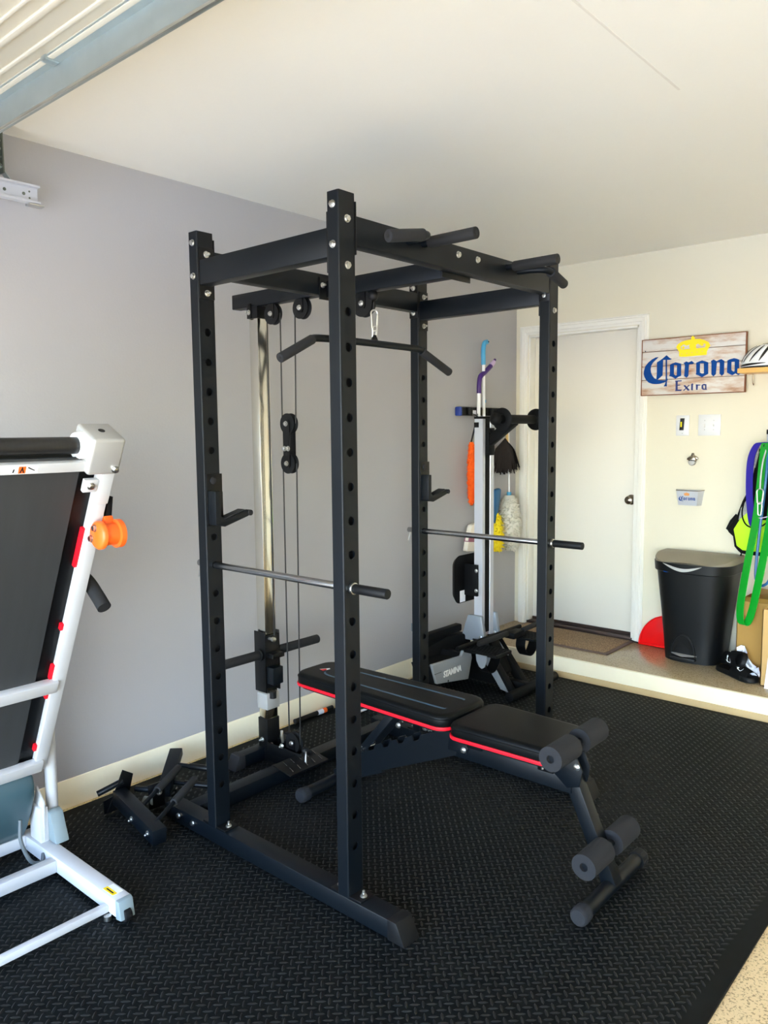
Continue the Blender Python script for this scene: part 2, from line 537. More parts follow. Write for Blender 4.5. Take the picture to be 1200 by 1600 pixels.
for nm, mk in (('casing', 'l'), ('casing', 'r'), ('casing', 't')):
    m_ = MB(); rings = []
    if mk == 'l':
        rings = [[(DX0-d, -t, HS) for d, t in cp], [(DX0-d, -t, DZ1+d) for d, t in cp]]
    elif mk == 'r':
        rings = [[(DX1+d, -t, HS) for d, t in cp], [(DX1+d, -t, DZ1+d) for d, t in cp]]
    else:
        rings = [[(DX0-d, -t, DZ1+d) for d, t in cp], [(DX1+d, -t, DZ1+d) for d, t in cp]]
    m_.loft([[V(*p) for p in r] for r in rings], smooth=False)
    part(dr, nm, m_, 'trim_white')

# ------------------------------------------------------------------ rubber floor mat with diamond tread
MX0, MX1, MY0, MY1 = 0.035, 2.42, -5.3, -SD-0.016
fm = solo('rubber_mat', MB().box(MX0, MX1, MY0, MY1, -0.0085, -0.0012), 'mat_rubber', (1.2, -3.0, -0.0085), 'black rubber floor mat with diamond tread covering the garage floor', 'floor mat', bevel=0.0)
def tread():
    P = 0.046; mb = MB(); c, s = math.cos(math.radians(43)), math.sin(math.radians(43))
    hl, hw, hh = 0.0150, 0.0040, 0.0019
    vs_all, fs_all = [], []
    inset = 0.055
    rng = range(-95, 96)
    for i in rng:
        for j in rng:
            for kind, fu, fv in ((0, 0, 0), (0, 0.5, 0.5), (1, 0.5, 0), (1, 0, 0.5)):
                u = (i+fu)*P; v = (j+fv)*P
                x = 1.2+u*c-v*s; y = -3.0+u*s+v*c
                if not (MX0+inset < x < MX1-inset and -4.7 < y < MY1-0.03): continue
                if kind == 0: du = V(c, s, 0); dv = V(-s, c, 0)
                else: du = V(-s, c, 0); dv = V(c, s, 0)
                o = V(x, y, -0.0012)
                b = len(vs_all)
                vs_all += [o-du*hl, o-du*hl*0.45-dv*hw, o+du*hl*0.45-dv*hw, o+du*hl, o+du*hl*0.45+dv*hw, o-du*hl*0.45+dv*hw,
                           o-du*hl*0.62+V(0,0,hh), o+du*hl*0.62+V(0,0,hh)]
                fs_all += [(b,b+1,b+6), (b+1,b+2,b+7,b+6), (b+2,b+3,b+7), (b+3,b+4,b+7), (b+4,b+5,b+6,b+7), (b+5,b,b+6)]
    off = Vector((1.2, -3.0, -0.0085))
    me = bpy.data.meshes.new('tread_pattern')
    me.from_pydata([tuple(p-off) for p in vs_all], [], fs_all)
    me.update()
    return me
tr = obj('tread_pattern', tread(), 'mat_tread', fm)
tr['kind'] = 'stuff'

# ------------------------------------------------------------------ shared hardware
def bolt_mesh(tip):
    mb = MB()
    mb.lathe((0,0,0), (0,0,1), [(0, 0.0), (0, 0.0115), (0.0018, 0.0115), (0.0018, 0.0)], 16)
    hexr = [V(0.0088*math.cos(math.pi/3*i), 0.0088*math.sin(math.pi/3*i), 0.0018) for i in range(6)]
    mb.loft([hexr, [p+V(0,0,0.0062) for p in hexr], [p*0.8+V(0,0,0.0072) for p in hexr]], smooth=False)
    if tip:
        mb.lathe((0,0,0), (0,0,1), [(0.006, 0.0045), (0.018, 0.0045), (0.0195, 0.003), (0.0195, 0.0)], 10)
    return mb.mesh('bolt', (0,0,0), smooth_angle=30)
BOLT = bolt_mesh(False); BOLT.materials.append(MATS['zinc'])
NUT = bolt_mesh(True); NUT.materials.append(MATS['zinc'])
def bolts(parent, lst, d, me=None):
    for p in lst: piece(parent, 'bolt', me or BOLT, None, p, d)

# ------------------------------------------------------------------ power rack
xA, xB, yF, yB = 0.7262, 1.4109, -3.2553, -2.0343
wx, wy, ZT, ZB = 0.049, 0.0694, 2.226, 0.0647
yc = (yF+yB+wy)/2
RK = thing('power_rack', (1.07, yc, 0.0), 'tall black steel power rack with a cable pulldown tower at its back', 'power rack')

HOLES = [1.883-0.1036*i for i in range(17)]
def post(x1, y0):
    """hollow upright: near corner at (x1, y0), holes on both x faces"""
    mb = MB(); x0 = x1-wx; y1 = y0+wy; t = 0.004; N = 16; R = 0.0135; ymid = (y0+y1)/2
    b = 0.005
    # -y / +y faces and the bevelled corners
    mb.add([(x0+b, y0, ZB), (x1-b, y0, ZB), (x1-b, y0, ZT), (x0+b, y0, ZT)], [(0,1,2,3)])
    mb.add([(x0+b, y1, ZB), (x1-b, y1, ZB), (x1-b, y1, ZT), (x0+b, y1, ZT)], [(3,2,1,0)])
    ring8 = []
    for (cx, cy, a0) in ((x1-b, y0+b, -90), (x1-b, y1-b, 0), (x0+b, y1-b, 90), (x0+b, y0+b, 180)):
        q = [(cx+b*math.cos(math.radians(a0+22.5*i)), cy+b*math.sin(math.radians(a0+22.5*i))) for i in range(5)]
        for (xa, ya), (xb_, yb_) in zip(q[:-1], q[1:]):
            mb.add([(xa, ya, ZB), (xb_, yb_, ZB), (xb_, yb_, ZT), (xa, ya, ZT)], [(0,1,2,3)])
        ring8 += q
    mb.add([(x, y, ZT) for x, y in ring8], [tuple(range(len(ring8)))])
    mb.add([(x, y, ZB) for x, y in ring8], [tuple(reversed(range(len(ring8))))])
    for X, s in ((x1, 1), (x0, -1)):
        ya, yb2 = y0+b, y1-b; hz = 0.02
        zc = ZT
        for h in HOLES:
            mb.add([(X, ya, h+hz), (X, yb2, h+hz), (X, yb2, zc), (X, ya, zc)], [(0,1,2,3)])
            # square cell with a round hole
            outer = []
            for i in range(N):
                a = 2*math.pi*i/N; cy, cz = math.cos(a), math.sin(a)
                k = 1/max(abs(cy)/((yb2-ya)/2), abs(cz)/hz)
                outer.append((X, ymid+cy*k, h+cz*k))
            corners = [(X, yb2, h+hz), (X, ya, h+hz), (X, ya, h-hz), (X, yb2, h-hz)]
            inner = [(X, ymid+R*math.cos(2*math.pi*i/N), h+R*math.sin(2*math.pi*i/N)) for i in range(N)]
            deep = [(X-s*t, p[1], p[2]) for p in inner]
            mb.add(outer+inner+deep, [(i, (i+1) % N, N+(i+1) % N, N+i) for i in range(N)]+[(N+i, N+(i+1) % N, 2*N+(i+1) % N, 2*N+i) for i in range(N)])
            for cidx, c in enumerate(corners):
                # fill the corner triangles between cell corner and the neighbouring outer points
                best = sorted(range(N), key=lambda i: (outer[i][1]-c[1])**2+(outer[i][2]-c[2])**2)
                # two outer points on different sides of the corner
                on_h = [i for i in range(N) if abs(outer[i][2]-c[2]) < 1e-6]
                on_v = [i for i in range(N) if abs(outer[i][1]-c[1]) < 1e-6]
                ih = min(on_h, key=lambda i: abs(outer[i][1]-c[1])); iv = min(on_v, key=lambda i: abs(outer[i][2]-c[2]))
                if ih != iv:
                    mb.add([c, outer[ih], outer[iv]], [(0,1,2)])
            zc = h-hz
        mb.add([(X, ya, ZB), (X, yb2, ZB), (X, yb2, zc), (X, ya, zc)], [(0,1,2,3)])
    # dark core so the tube interior reads as a closed dark space
    return mb
for (px_, py_) in ((xA, yF), (xB, yF), (xA, yB), (xB, yB)):
    po = part(RK, 'upright', post(px_, py_), 'rack_black')
    part(po, 'tube_shade', MB().box(px_-wx/2-0.002, px_-wx/2+0.002, py_+0.006, py_+wy-0.006, ZB+0.01, ZT-0.01), 'hole_black')  # added black sheet, stands for the shade inside the tube
    part(po, 'foot_plate', MB().box(px_-wx-0.035, px_+0.05, py_+0.004, py_+wy-0.004, ZB-0.0005, ZB+0.006), 'plate_black', bevel=0.001)
    for dx in (-wx-0.02, 0.032): piece(po, 'bolt', NUT, None, (px_+dx, py_+wy*0.5, ZB+0.006), (0,0,1))

# cross beams
XB0, XB1 = 2.042, 2.127
YB0, YB1 = 2.080, 2.164
for y in (yF, yB):
    o = part(RK, 'side_beam', MB().box(xA+0.005, xB-wx-0.005, y+0.004, y+0.054, XB0, XB1), 'rack_black', bevel=0.003)
    for xp, s in ((xA, 1), (xB-wx, -1)):
        part(o, 'end_plate', MB().box(min(xp, xp+s*0.005), max(xp, xp+s*0.005), y+0.003, y+wy-0.003, XB0-0.045, XB1+0.045), 'plate_black', bevel=0.001)
    for z in (XB0-0.025, XB1+0.022):
        piece(o, 'bolt', NUT, None, (xA+0.005, y+wy*0.5, z), (1,0,0))
        piece(o, 'bolt', BOLT, None, (xB, y+wy*0.5, z), (1,0,0))
for x, nm in ((xA, 'rear_beam'), (xB, 'pull_up_beam')):
    o = part(RK, nm, MB().box(x-wx, x, yF+wy+0.005, yB-0.005, YB0, YB1), 'rack_black', bevel=0.003)
    for yp, s in ((yF+wy, 1), (yB, -1)):
        part(o, 'end_plate', MB().box(x-wx+0.001, x+0.001, min(yp, yp+s*0.005), max(yp, yp+s*0.005), YB0-0.028, YB1+0.04), 'plate_black', bevel=0.001)
    for z in (2.075, 2.188):
        piece(o, 'bolt', BOLT, None, (x-wx*0.5, yF, z), (0,-1,0))
        piece(o, 'bolt', BOLT if x == xB else NUT, None, (x-wx*0.5, yB-0.005 if x == xA else yB, z), (0,-1,0))
    if nm == 'pull_up_beam':
        PUB = o
        bolts(o, [(xB, -2.668, 2.134), (xB, -2.552, 2.134)], (1,0,0))

# pull-up handles: straight neutral grips and angled outer grips
for s in (-1, 1):
    g = part(RK, 'pull_up_handle', MB().cyl((xB-0.005, yc+s*0.255, 2.137), (1.47, yc+s*0.255, 2.137), 0.0125, 14), 'rack_black')
    part(g, 'grip', MB().cyl((1.44, yc+s*0.255, 2.137), (1.622, yc+s*0.255, 2.137), 0.0185, 20, hole=0.0), 'foam_black', bevel=0.002, sa=50)
    part(g, 'end_button', MB().cyl((1.622, yc+s*0.255, 2.137), (1.6232, yc+s*0.255, 2.137), 0.007, 12), 'hole_black')
    path = spline([(xB-0.005, yc+s*0.33, 2.132), (1.45, yc+s*0.335, 2.132), (1.50, yc+s*0.352, 2.130), (1.518, yc+s*0.385, 2.125), (1.508, yc+s*0.46, 2.112)], 6)
    a = part(RK, 'angled_handle', MB().tube(path, 0.0125, 14), 'rack_black')
    part(a, 'grip', MB().cyl((1.518, yc+s*0.388, 2.1245), (1.498, yc+s*0.528, 2.100), 0.0185, 20), 'foam_dark', bevel=0.002, sa=50)
    part(a, 'end_button', MB().cyl((1.498, yc+s*0.528, 2.100), V(1.498, yc+s*0.528, 2.100)+V(-0.02, s*0.14, -0.0245).normalized()*0.0012, 0.006, 12), 'hole_black')

# centre beam carrying the pulleys, rear arm reaching towards the wall
o = part(RK, 'pulley_beam', MB().box(xA+0.006, xB-wx-0.006, yc-0.025, yc+0.025, 2.072, 2.138), 'rack_black', bevel=0.003)
part(o, 'end_plate', MB().box(xA, xA+0.006, yc-0.062, yc+0.03, 2.062, 2.15), 'plate_black', bevel=0.001)
part(o, 'end_plate', MB().box(xB-wx-0.006, xB-wx, yc-0.085, yc+0.085, 2.062, 2.15), 'plate_black', bevel=0.001)
piece(o, 'bolt', NUT, None, (xA+0.006, yc-0.046, 2.118), (1,0,0))
arm = part(RK, 'tower_arm', MB().box(0.121, xA-wx, yc-0.025, yc+0.025, 2.088, 2.152), 'rack_black', bevel=0.003)
part(arm, 'tab', MB().box(0.236, 0.262, yc-0.034, yc-0.030, 2.035, 2.10), 'plate_black', bevel=0.001)
piece(arm, 'bolt', NUT, None, (0.249, yc-0.034, 2.062), (0,-1,0))

# base beams with flared rubber feet
for y in (yF, yB):
    o = part(RK, 'base_beam', MB().box(0.40, 1.585, y, y+wy, 0.003, ZB-0.0008), 'rack_black', bevel=0.003)
    cap = MB()
    cap.loft([[V(1.572, y-0.002, 0.0), V(1.572, y+wy+0.002, 0.0), V(1.572, y+wy+0.002, ZB+0.001), V(1.572, y-0.002, ZB+0.001)],
              [V(1.640, y-0.002, 0.0), V(1.640, y+wy+0.002, 0.0), V(1.607, y+wy+0.002, ZB+0.001), V(1.607, y-0.002, ZB+0.001)]], smooth=False)
    part(o, 'end_cap', cap, 'rubber_black', bevel=0.0025)
    bolts(o, [(0.485, y, 0.036), (0.578, y, 0.036)] if y == yF else [(0.53, y, 0.036)], (0,-1,0))
crm = part(RK, 'floor_crossmember', MB().box(0.455, 0.525, yF+wy, yB, 0.003, 0.062), 'rack_black', bevel=0.003)
# slotted foot plate leaning on the crossmember
fp = MB()
P0, P1 = V(0.60, yc-0.16, 0.070), V(0.60, yc+0.06, 0.070)
rows = 5; cols = 3; dz = V(-0.115, 0, 0.018)
fr = part(RK, 'foot_plate', MB().obox((0.555, yc-0.055, 0.074), (0,1,0), (-0.115,0,0.018), (0.018,0,0.115), 0.115, 0.058, 0.003), 'plate_black', bevel=0.001)
for r_ in range(2):
    for k_ in range(5):
        c_ = V(0.585-0.052*r_, yc-0.14+0.043*k_+0.01*r_, 0.0735+0.008*r_)
        part(fr, 'tread_ridge', MB().bar(c_+V(0.016, -0.004, 0.001), c_+V(-0.016, 0.004, 0.006), 0.003, 0.004), 'steel', bevel=0.0008)
for yy in (yc-0.03, yc+0.10):
    piece(crm, 'bolt', NUT, None, (0.525, yy, 0.034), (1,0,0))

# ------------------------------------------------------------------ lat tower: guide post, carriage, cables, pulleys
tb = part(RK, 'tower_base', MB().box(0.20, 0.455, yc-0.03, yc+0.03, 0.003, 0.055), 'plate_black', bevel=0.003)
ch = MB()
ch.box(0.30, 0.53, yc-0.034, yc-0.029, 0.04, 0.095).box(0.30, 0.53, yc+0.029, yc+0.034, 0.04, 0.095)
part(tb, 'channel_side', ch, 'plate_black', bevel=0.001)
rf = part(RK, 'rear_foot', MB().box(0.215, 0.275, yc-0.155, yc+0.155, 0.003, 0.060), 'rack_black', bevel=0.003)
for s in (-1, 1):
    cap = MB()
    q = [V(0.212, yc+s*0.145, 0.0), V(0.278, yc+s*0.145, 0.0), V(0.278, yc+s*0.145, 0.063), V(0.212, yc+s*0.145, 0.063)]
    e_ = [V(0.212, yc+s*0.205, 0.0), V(0.278, yc+s*0.205, 0.0), V(0.278, yc+s*0.178, 0.063), V(0.212, yc+s*0.178, 0.063)]
    cap.loft([q, e_], smooth=False)
    part(rf, 'end_cap', cap, 'foam_dark', bevel=0.002)
gp = part(RK, 'guide_post', MB().box(0.238, 0.296, yc-0.025, yc+0.040, 0.05, 2.088), 'chrome', bevel=0.004, label='chrome square guide tube')
part(gp, 'top_sleeve', MB().box(0.234, 0.300, yc-0.029, yc+0.044, 2.035, 2.0875), 'plate_black', bevel=0.002)
part(gp, 'base_sleeve', MB().box(0.234, 0.300, yc-0.029, yc+0.044, 0.05, 0.20), 'plate_black', bevel=0.002)
piece(gp, 'bolt', NUT, None, (0.267, yc-0.034, 0.10), (0,-1,0))
piece(gp, 'bolt', BOLT, None, (0.30, yc-0.01, 0.075), (1,0,0))
# weight carriage
wc = part(RK, 'weight_carriage', MB().box(0.228, 0.306, yc-0.036, yc-0.030, 0.33, 0.615).box(0.228, 0.306, yc+0.046, yc+0.052, 0.33, 0.615), 'plate_black', bevel=0.002)
m_ = MB().box(0.300, 0.306, yc-0.036, yc+0.052, 0.35, 0.60)
part(wc, 'carriage_plate', m_, 'plate_black', bevel=0.001)
part(wc, 'carriage_block', MB().box(0.306, 0.352, yc-0.03, yc+0.03, 0.375, 0.455), 'rack_black', bevel=0.003)
part(wc, 'carriage_block', MB().box(0.306, 0.352, yc-0.03, yc+0.04, 0.498, 0.520), 'plate_black', bevel=0.002)
for s, a0, a1 in ((-1, yc-0.036, yc-0.285), (1, yc+0.052, yc+0.33)):
    pg = part(wc, 'weight_peg', MB().cyl((0.27, a0, 0.507), (0.27, a1, 0.507), 0.0215, 20), 'foam_black', bevel=0.002, sa=50)
    part(pg, 'peg_collar', MB().cyl((0.27, a0-s*0.0, 0.507), (0.27, a0+s*0.012, 0.507), 0.029, 20), 'plate_black', bevel=0.0015, sa=50)
part(wc, 'pop_pin', MB().lathe((0.306, yc-0.012, 0.585), (1, 0, 0), [(0, 0.007), (0.02, 0.007), (0.024, 0.011), (0.038, 0.011), (0.040, 0.0)], 14), 'zinc')
# silver stop block under the carriage
part(RK, 'stop_block', MB().box(0.232, 0.304, yc-0.031, yc+0.046, 0.245, 0.322), 'silver_plastic', bevel=0.004)
part(RK, 'stop_bumper', MB().cyl((0.31, yc, 0.30), (0.31, yc, 0.333), 0.016, 16), 'rubber_black')

def pulley(c, r, housing, name='pulley'):
    """wheel in the xz plane with two cheek plates reaching up by housing"""
    c = Vector(c)
    p = part(RK, name, MB().lathe(c-V(0, 0.0125, 0), (0, 1, 0), [(0, 0.008), (0, r), (0.003, r), (0.0075, r-0.010), (0.0175, r-0.010), (0.022, r), (0.025, r), (0.025, 0.008)], 28), 'rubber_black')
    for s in (-1, 1):
        poly = [(c.x-0.02, c.z-0.012), (c.x-0.014, c.z-0.02), (c.x+0.014, c.z-0.02), (c.x+0.02, c.z-0.012), (c.x+0.02, c.z+housing), (c.x-0.02, c.z+housing)]
        if housing < 0:
            poly = [(c.x-0.02, c.z+0.012), (c.x-0.014, c.z+0.02), (c.x+0.014, c.z+0.02), (c.x+0.02, c.z+0.012), (c.x+0.02, c.z+housing), (c.x-0.02, c.z+housing)]
        part(p, 'cheek_plate', MB().prism_y(poly, c.y+s*0.015-0.002, c.y+s*0.015+0.002), 'plate_black')
        piece(p, 'bolt', BOLT, None, (c.x, c.y+s*0.017, c.z), (0, s, 0))
    return p
pulley((0.375, yc, 2.046), 0.046, 0.044)
pulley((0.560, yc, 2.052), 0.046, 0.038)
pulley((0.915, yc, 2.030), 0.052, 0.044)
pulley((0.450, yc, 0.122), 0.046, -0.06)
# floating double pulley
fl = part(RK, 'floating_pulley', MB(), 'plate_black') if False else None
for zz in (1.568, 1.395):
    pp = part(RK, 'floating_pulley', MB().lathe(V(0.462, yc-0.0125, zz), (0, 1, 0), [(0, 0.008), (0, 0.045), (0.003, 0.045), (0.0075, 0.035), (0.0175, 0.035), (0.022, 0.045), (0.025, 0.045), (0.025, 0.008)], 28), 'rubber_black')
    for s in (-1, 1): piece(pp, 'bolt', BOLT, None, (0.462, yc+s*0.019, zz), (0, s, 0))
for s in (-1, 1):
    poly = [(0.462+0.021*math.cos(a), (1.568 if math.sin(a) >= 0 else 1.395)+0.021*math.sin(a)) for a in [math.pi*2*i/20 for i in range(20)]]
    pl_ = part(RK, 'pulley_link', MB().prism_y(poly, yc+s*0.017-0.002, yc+s*0.017+0.002), 'plate_black')
    for zz in (1.455, 1.435): part(pl_, 'link_hole', MB().cyl((0.462, yc+s*0.019, zz), (0.462, yc+s*0.0195, zz), 0.007, 12), 'hole_black')
piece(RK, 'bolt', BOLT, None, (0.452, yc-0.020, 1.46), (0,-1,0))
piece(RK, 'bolt', BOLT, None, (0.475, yc-0.020, 1.46), (0,-1,0))
# cables
def cable(pts): part(RK, 'cable', MB().tube(pts, 0.0032, 8), 'cable_black')
cable([(0.330, yc, 0.60), (0.333, yc, 2.046)])
cable([(0.420, yc, 2.046), (0.418, yc, 1.568)])
cable([(0.515, yc, 2.052), (0.506, yc, 1.568)])
cable([(0.418, yc, 1.395), (0.418, yc, 0.165)])
cable([(0.506, yc, 1.395), (0.492, yc, 0.122)])
cable([(0.56, yc, 2.095), (0.915, yc, 2.079)])
cable([(0.966, yc, 2.03), (0.968, yc, 1.995)])
part(RK, 'cable_stopper', MB().ball((0.964, yc, 2.055), 0.02, 0.02, 0.022), 'rubber_black')
part(RK, 'cable_stopper', MB().ball((0.545, yc-0.02, 0.115), 0.017, 0.017, 0.017), 'rubber_black')
cc = part(RK, 'cable_clamp', MB().bar((0.40, yc-0.03, 0.175), (0.41, yc-0.034, 0.120), 0.010, 0.010, (1,0,0)), 'zinc', bevel=0.002)
piece(RK, 'bolt', NUT, None, (0.405, yc-0.036, 0.105), (0.2,-1,0))

def carabiner_pts(c, half, wid, ax, up):
    c = Vector(c); ax = Vector(ax); up = Vector(up)
    top = arc(c+up*(half-wid), wid, 0, math.pi, 8, ax, up)
    bot = arc(c-up*(half-wid*0.75), wid*0.75, math.pi, 2*math.pi, 8, ax, up)
    return top+bot+[top[0]]
def carabiner(c, half, wid, ax, up, label, th=0.0034):
    c = Vector(c)
    o = solo('carabiner', MB().tube(carabiner_pts(c, half, wid, ax, up), th, 8, caps=False), 'zinc', tuple(c-Vector(up)*half), label, 'carabiner')
    part(o, 'gate', MB().tube([c+Vector(ax)*wid*0.98+Vector(up)*half*0.45, c+Vector(ax)*wid*0.82-Vector(up)*half*0.45], th*1.35, 8), 'zinc')
    return o
carabiner((0.970, yc-0.002, 1.960), 0.040, 0.013, (0.6, 0.8, 0), (0, 0, 1), 'upper silver carabiner clipped to the pulldown cable end')
carabiner((0.968, yc, 1.910), 0.030, 0.012, (0, 1, 0), (0.12, 0, 1), 'lower silver carabiner holding the lat bar tab')
carabiner((0.565, yc-0.035, 0.082), 0.040, 0.012, (0.45, -0.5, 0.2), (-0.35, 0.35, 0.9), 'silver carabiner lying on the low pulley foot plate')

# ------------------------------------------------------------------ lat bar
xl = 0.968
LB = thing('lat_bar', (xl, yc, 1.87), 'black bent lat pulldown bar hanging from carabiners', 'lat bar')
pts = spline([(xl, -3.00, 1.836), (xl, -2.955, 1.858), (xl, -2.90, 1.869), (xl, -2.61, 1.872), (xl, -2.35, 1.870), (xl, -2.31, 1.860), (xl, -2.265, 1.842)], 8)
part(LB, 'bar', MB().tube(pts, 0.0135, 14), 'rack_black')
part(LB, 'grip', MB().cyl((xl, -2.945, 1.862), (xl, -3.101, 1.785), 0.0175, 20, hole=0.0), 'foam_dark', bevel=0.002, sa=50)
part(LB, 'end_button', MB().cyl((xl, -3.101, 1.785), (xl, -3.1022, 1.7844), 0.006, 12), 'hole_black')
part(LB, 'grip', MB().cyl((xl, -2.315, 1.862), (xl, -2.121, 1.785), 0.0175, 20), 'foam_dark', bevel=0.002, sa=50)
part(LB, 'hanger_tab', MB().prism_x([(yc-0.022, 1.876), (yc+0.022, 1.876), (yc+0.009, 1.905), (yc-0.009, 1.905)], xl-0.003, xl+0.003), 'plate_black', bevel=0.0008)

# ------------------------------------------------------------------ safety bars and j-hooks
for y, lab in ((yF+wy*0.5, 'steel safety bar through the near pair of rack uprights, black grip end'), (yB+wy*0.5, 'steel safety bar through the far pair of rack uprights')):
    zz = HOLES[8]
    sb = thing('safety_bar', (1.09, y, zz), lab, 'safety bar', 'safety bars in the power rack')
    part(sb, 'rod', MB().cyl((0.632, y, zz), (1.43, y, zz), 0.0122, 20), 'steel', bevel=0.001, sa=50)
    part(sb, 'collar', MB().cyl((xB+0.001, y, zz), (xB+0.012, y, zz), 0.0185, 20), 'zinc', bevel=0.001, sa=50)
    part(sb, 'grip', MB().cyl((xB+0.012, y, zz), (1.556, y, zz), 0.0155, 20), 'rubber_black', bevel=0.002, sa=50)
    part(sb, 'end_pin', MB().bar((0.645, y-0.004, zz-0.012), (0.640, y-0.010, zz-0.052), 0.006, 0.006, (1,0,0)), 'zinc', bevel=0.001)

for y, lab in ((yF, 'black J-shaped bar hook on the upright nearest the treadmill'), (yB, 'black J-shaped bar hook on the far upright beside the rower')):
    jh = thing('bar_hook', (xA, y+wy*0.5, 1.19), lab, 'bar hook', 'bar hooks on the rack')
    ym = y+wy*0.5
    part(jh, 'back_plate', MB().box(xA+0.0005, xA+0.006, y+0.004, y+wy+0.004, 1.20, 1.385), 'plate_black', bevel=0.002)
    part(jh, 'wrap_plate', MB().box(xA-wx-0.006, xA+0.006, y+wy+0.0008, y+wy+0.0055, 1.21, 1.32), 'plate_black', bevel=0.002)
    hk = MB().prism_x([(ym-0.028, 1.205), (ym+0.012, 1.196), (ym+0.118, 1.226), (ym+0.130, 1.243), (ym+0.112, 1.250), (ym+0.012, 1.222), (ym-0.004, 1.236), (ym-0.004, 1.325), (ym-0.028, 1.325)], xA+0.006, xA+0.052)
    part(jh, 'cradle', hk, 'rack_black', bevel=0.003)
    part(jh, 'liner', MB().bar((xA+0.029, ym+0.012, 1.2245), (xA+0.029, ym+0.104, 1.2505), 0.040, 0.004, (0,0,1)), 'foam_dark', bevel=0.001)
    part(jh, 'peg', MB().cyl((xA+0.006, ym-0.004, 1.361), (xA+0.012, ym-0.004, 1.361), 0.0125, 16), 'foam_dark', bevel=0.001)
    part(jh, 'lug', MB().cyl((xA+0.026, ym+0.126, 1.238), (xA+0.056, ym+0.126, 1.238), 0.011, 14), 'foam_black', bevel=0.001)

# ------------------------------------------------------------------ weight bench
yb = -2.595
BN = thing('weight_bench', (1.35, yb, 0.0), 'black padded weight bench with red piping and foam leg rollers', 'weight bench')
def pad(name, x0, x1, w0, w1, ztop, th, rc, stripes=False, n=6):
    """rounded pad, half width w0 at x0 and w1 at x1; red piping band below the cover"""
    def outline(d):
        pts = []
        base = [(x1-d, w1-d, rc), (x0+d, w0-d, rc), (x0+d, -(w0-d), rc), (x1-d, -(w1-d), rc)]
        angs = [(0, 90), (90, 180), (180, 270), (270, 360)]
        for (cx, cy, r), (a0, a1) in zip(base, angs):
            sx = -1 if cx > (x0+x1)/2 else 1; sy = -1 if cy > 0 else 1
            for i in range(n+1):
                t = math.radians(a0+(a1-a0)*i/n)
                pts.append((cx+sx*r+r*math.cos(t), yb+cy+sy*r+r*math.sin(t)))
        return pts
    zb_ = ztop-th
    prof = [(0.002, zb_+0.010), (0.0, zb_+0.016), (0.0, ztop-0.014), (0.003, ztop-0.006), (0.010, ztop-0.001), (0.020, ztop)]
    mb = MB().loft([[V(x, y, z) for x, y in outline(d)] for d, z in prof])
    o = part(BN, name, mb, 'vinyl_black', sa=60)
    pp = MB().loft([[V(x, y, z) for x, y in outline(d)] for d, z in ((0.004, zb_-0.002), (-0.0025, zb_), (-0.0035, zb_+0.006), (-0.0025, zb_+0.012), (0.004, zb_+0.0125))])
    part(o, 'red_piping', pp, 'red_trim', sa=60)
    part(o, 'pad_board', MB().loft([[V(x, y, z) for x, y in outline(d)] for d, z in ((0.012, zb_-0.012), (0.012, zb_-0.0015))]), 'plate_black')
    seam = outline(-0.0005)
    part(o, 'seam', MB().tube([V(x, y, ztop-0.016) for x, y in seam]+[V(seam[0][0], seam[0][1], ztop-0.016)], 0.0016, 6, caps=False), 'vinyl_black')
    return o
bp_ = pad('back_pad', 0.565, 1.402, 0.118, 0.142, 0.502, 0.056, 0.055)
# inlaid stripe in a long U on the back pad
U = []
for s in (1, -1):
    line = [(1.345, s*0.060), (1.30, s*0.0665), (0.95, s*0.062), (0.76, s*0.058), (0.70, s*0.050), (0.675, s*0.030)]
    U.append(spline([(x, yb+dy, 0.5012) for x, dy in line], 6))
for u in U:
    part(bp_, 'inlay_stripe', MB().ribbon(u, (0, 1, 0), 0.0055, 0.0011), 'vinyl_stripe')
part(bp_, 'logo', poly_fill([[[(0.628, -0.020), (0.655, 0.018), (0.665, 0.012), (0.664, -0.012)]]], lambda a, b, t: (a, yb+b, 0.5015+t), 0.0006), 'text_white')
part(bp_, 'logo', poly_fill([[[(0.636, -0.022), (0.650, 0.002), (0.662, -0.006), (0.660, -0.028)]]], lambda a, b, t: (a, yb+b, 0.5023+t), 0.0006), 'red_trim')
sp_ = pad('seat_pad', 1.412, 1.828, 0.150, 0.140, 0.490, 0.056, 0.045)
# frame
fr_ = part(BN, 'main_beam', MB().box(1.27, 1.845, yb-0.03, yb+0.03, 0.312, 0.374), 'rack_black', bevel=0.003)
for xx in (1.47, 1.76): part(fr_, 'seat_bracket', MB().box(xx-0.03, xx+0.03, yb-0.055, yb+0.055, 0.374, 0.4225), 'plate_black', bevel=0.002)
piece(fr_, 'bolt', NUT, None, (1.775, yb-0.10, 0.4215), (0,0,-1))
part(fr_, 'seat_cross_tab', MB().box(1.75, 1.80, yb-0.115, yb+0.115, 0.4165, 0.4215), 'plate_black')
# pivot bracket between the pads
pv = MB().prism_y([(1.335, 0.335), (1.42, 0.335), (1.43, 0.36), (1.40, 0.395), (1.405, 0.43), (1.35, 0.43)], yb-0.036, yb-0.031)
part(BN, 'pivot_plate', pv, 'rack_black', bevel=0.001)
pv2 = MB().prism_y([(1.335, 0.335), (1.42, 0.335), (1.43, 0.36), (1.40, 0.395), (1.405, 0.43), (1.35, 0.43)], yb+0.031, yb+0.036)
part(BN, 'pivot_plate', pv2, 'rack_black', bevel=0.001)
for p in ((1.372, 0.412), (1.408, 0.350)): piece(BN, 'bolt', BOLT, None, (p[0], yb-0.036, p[1]), (0,-1,0))
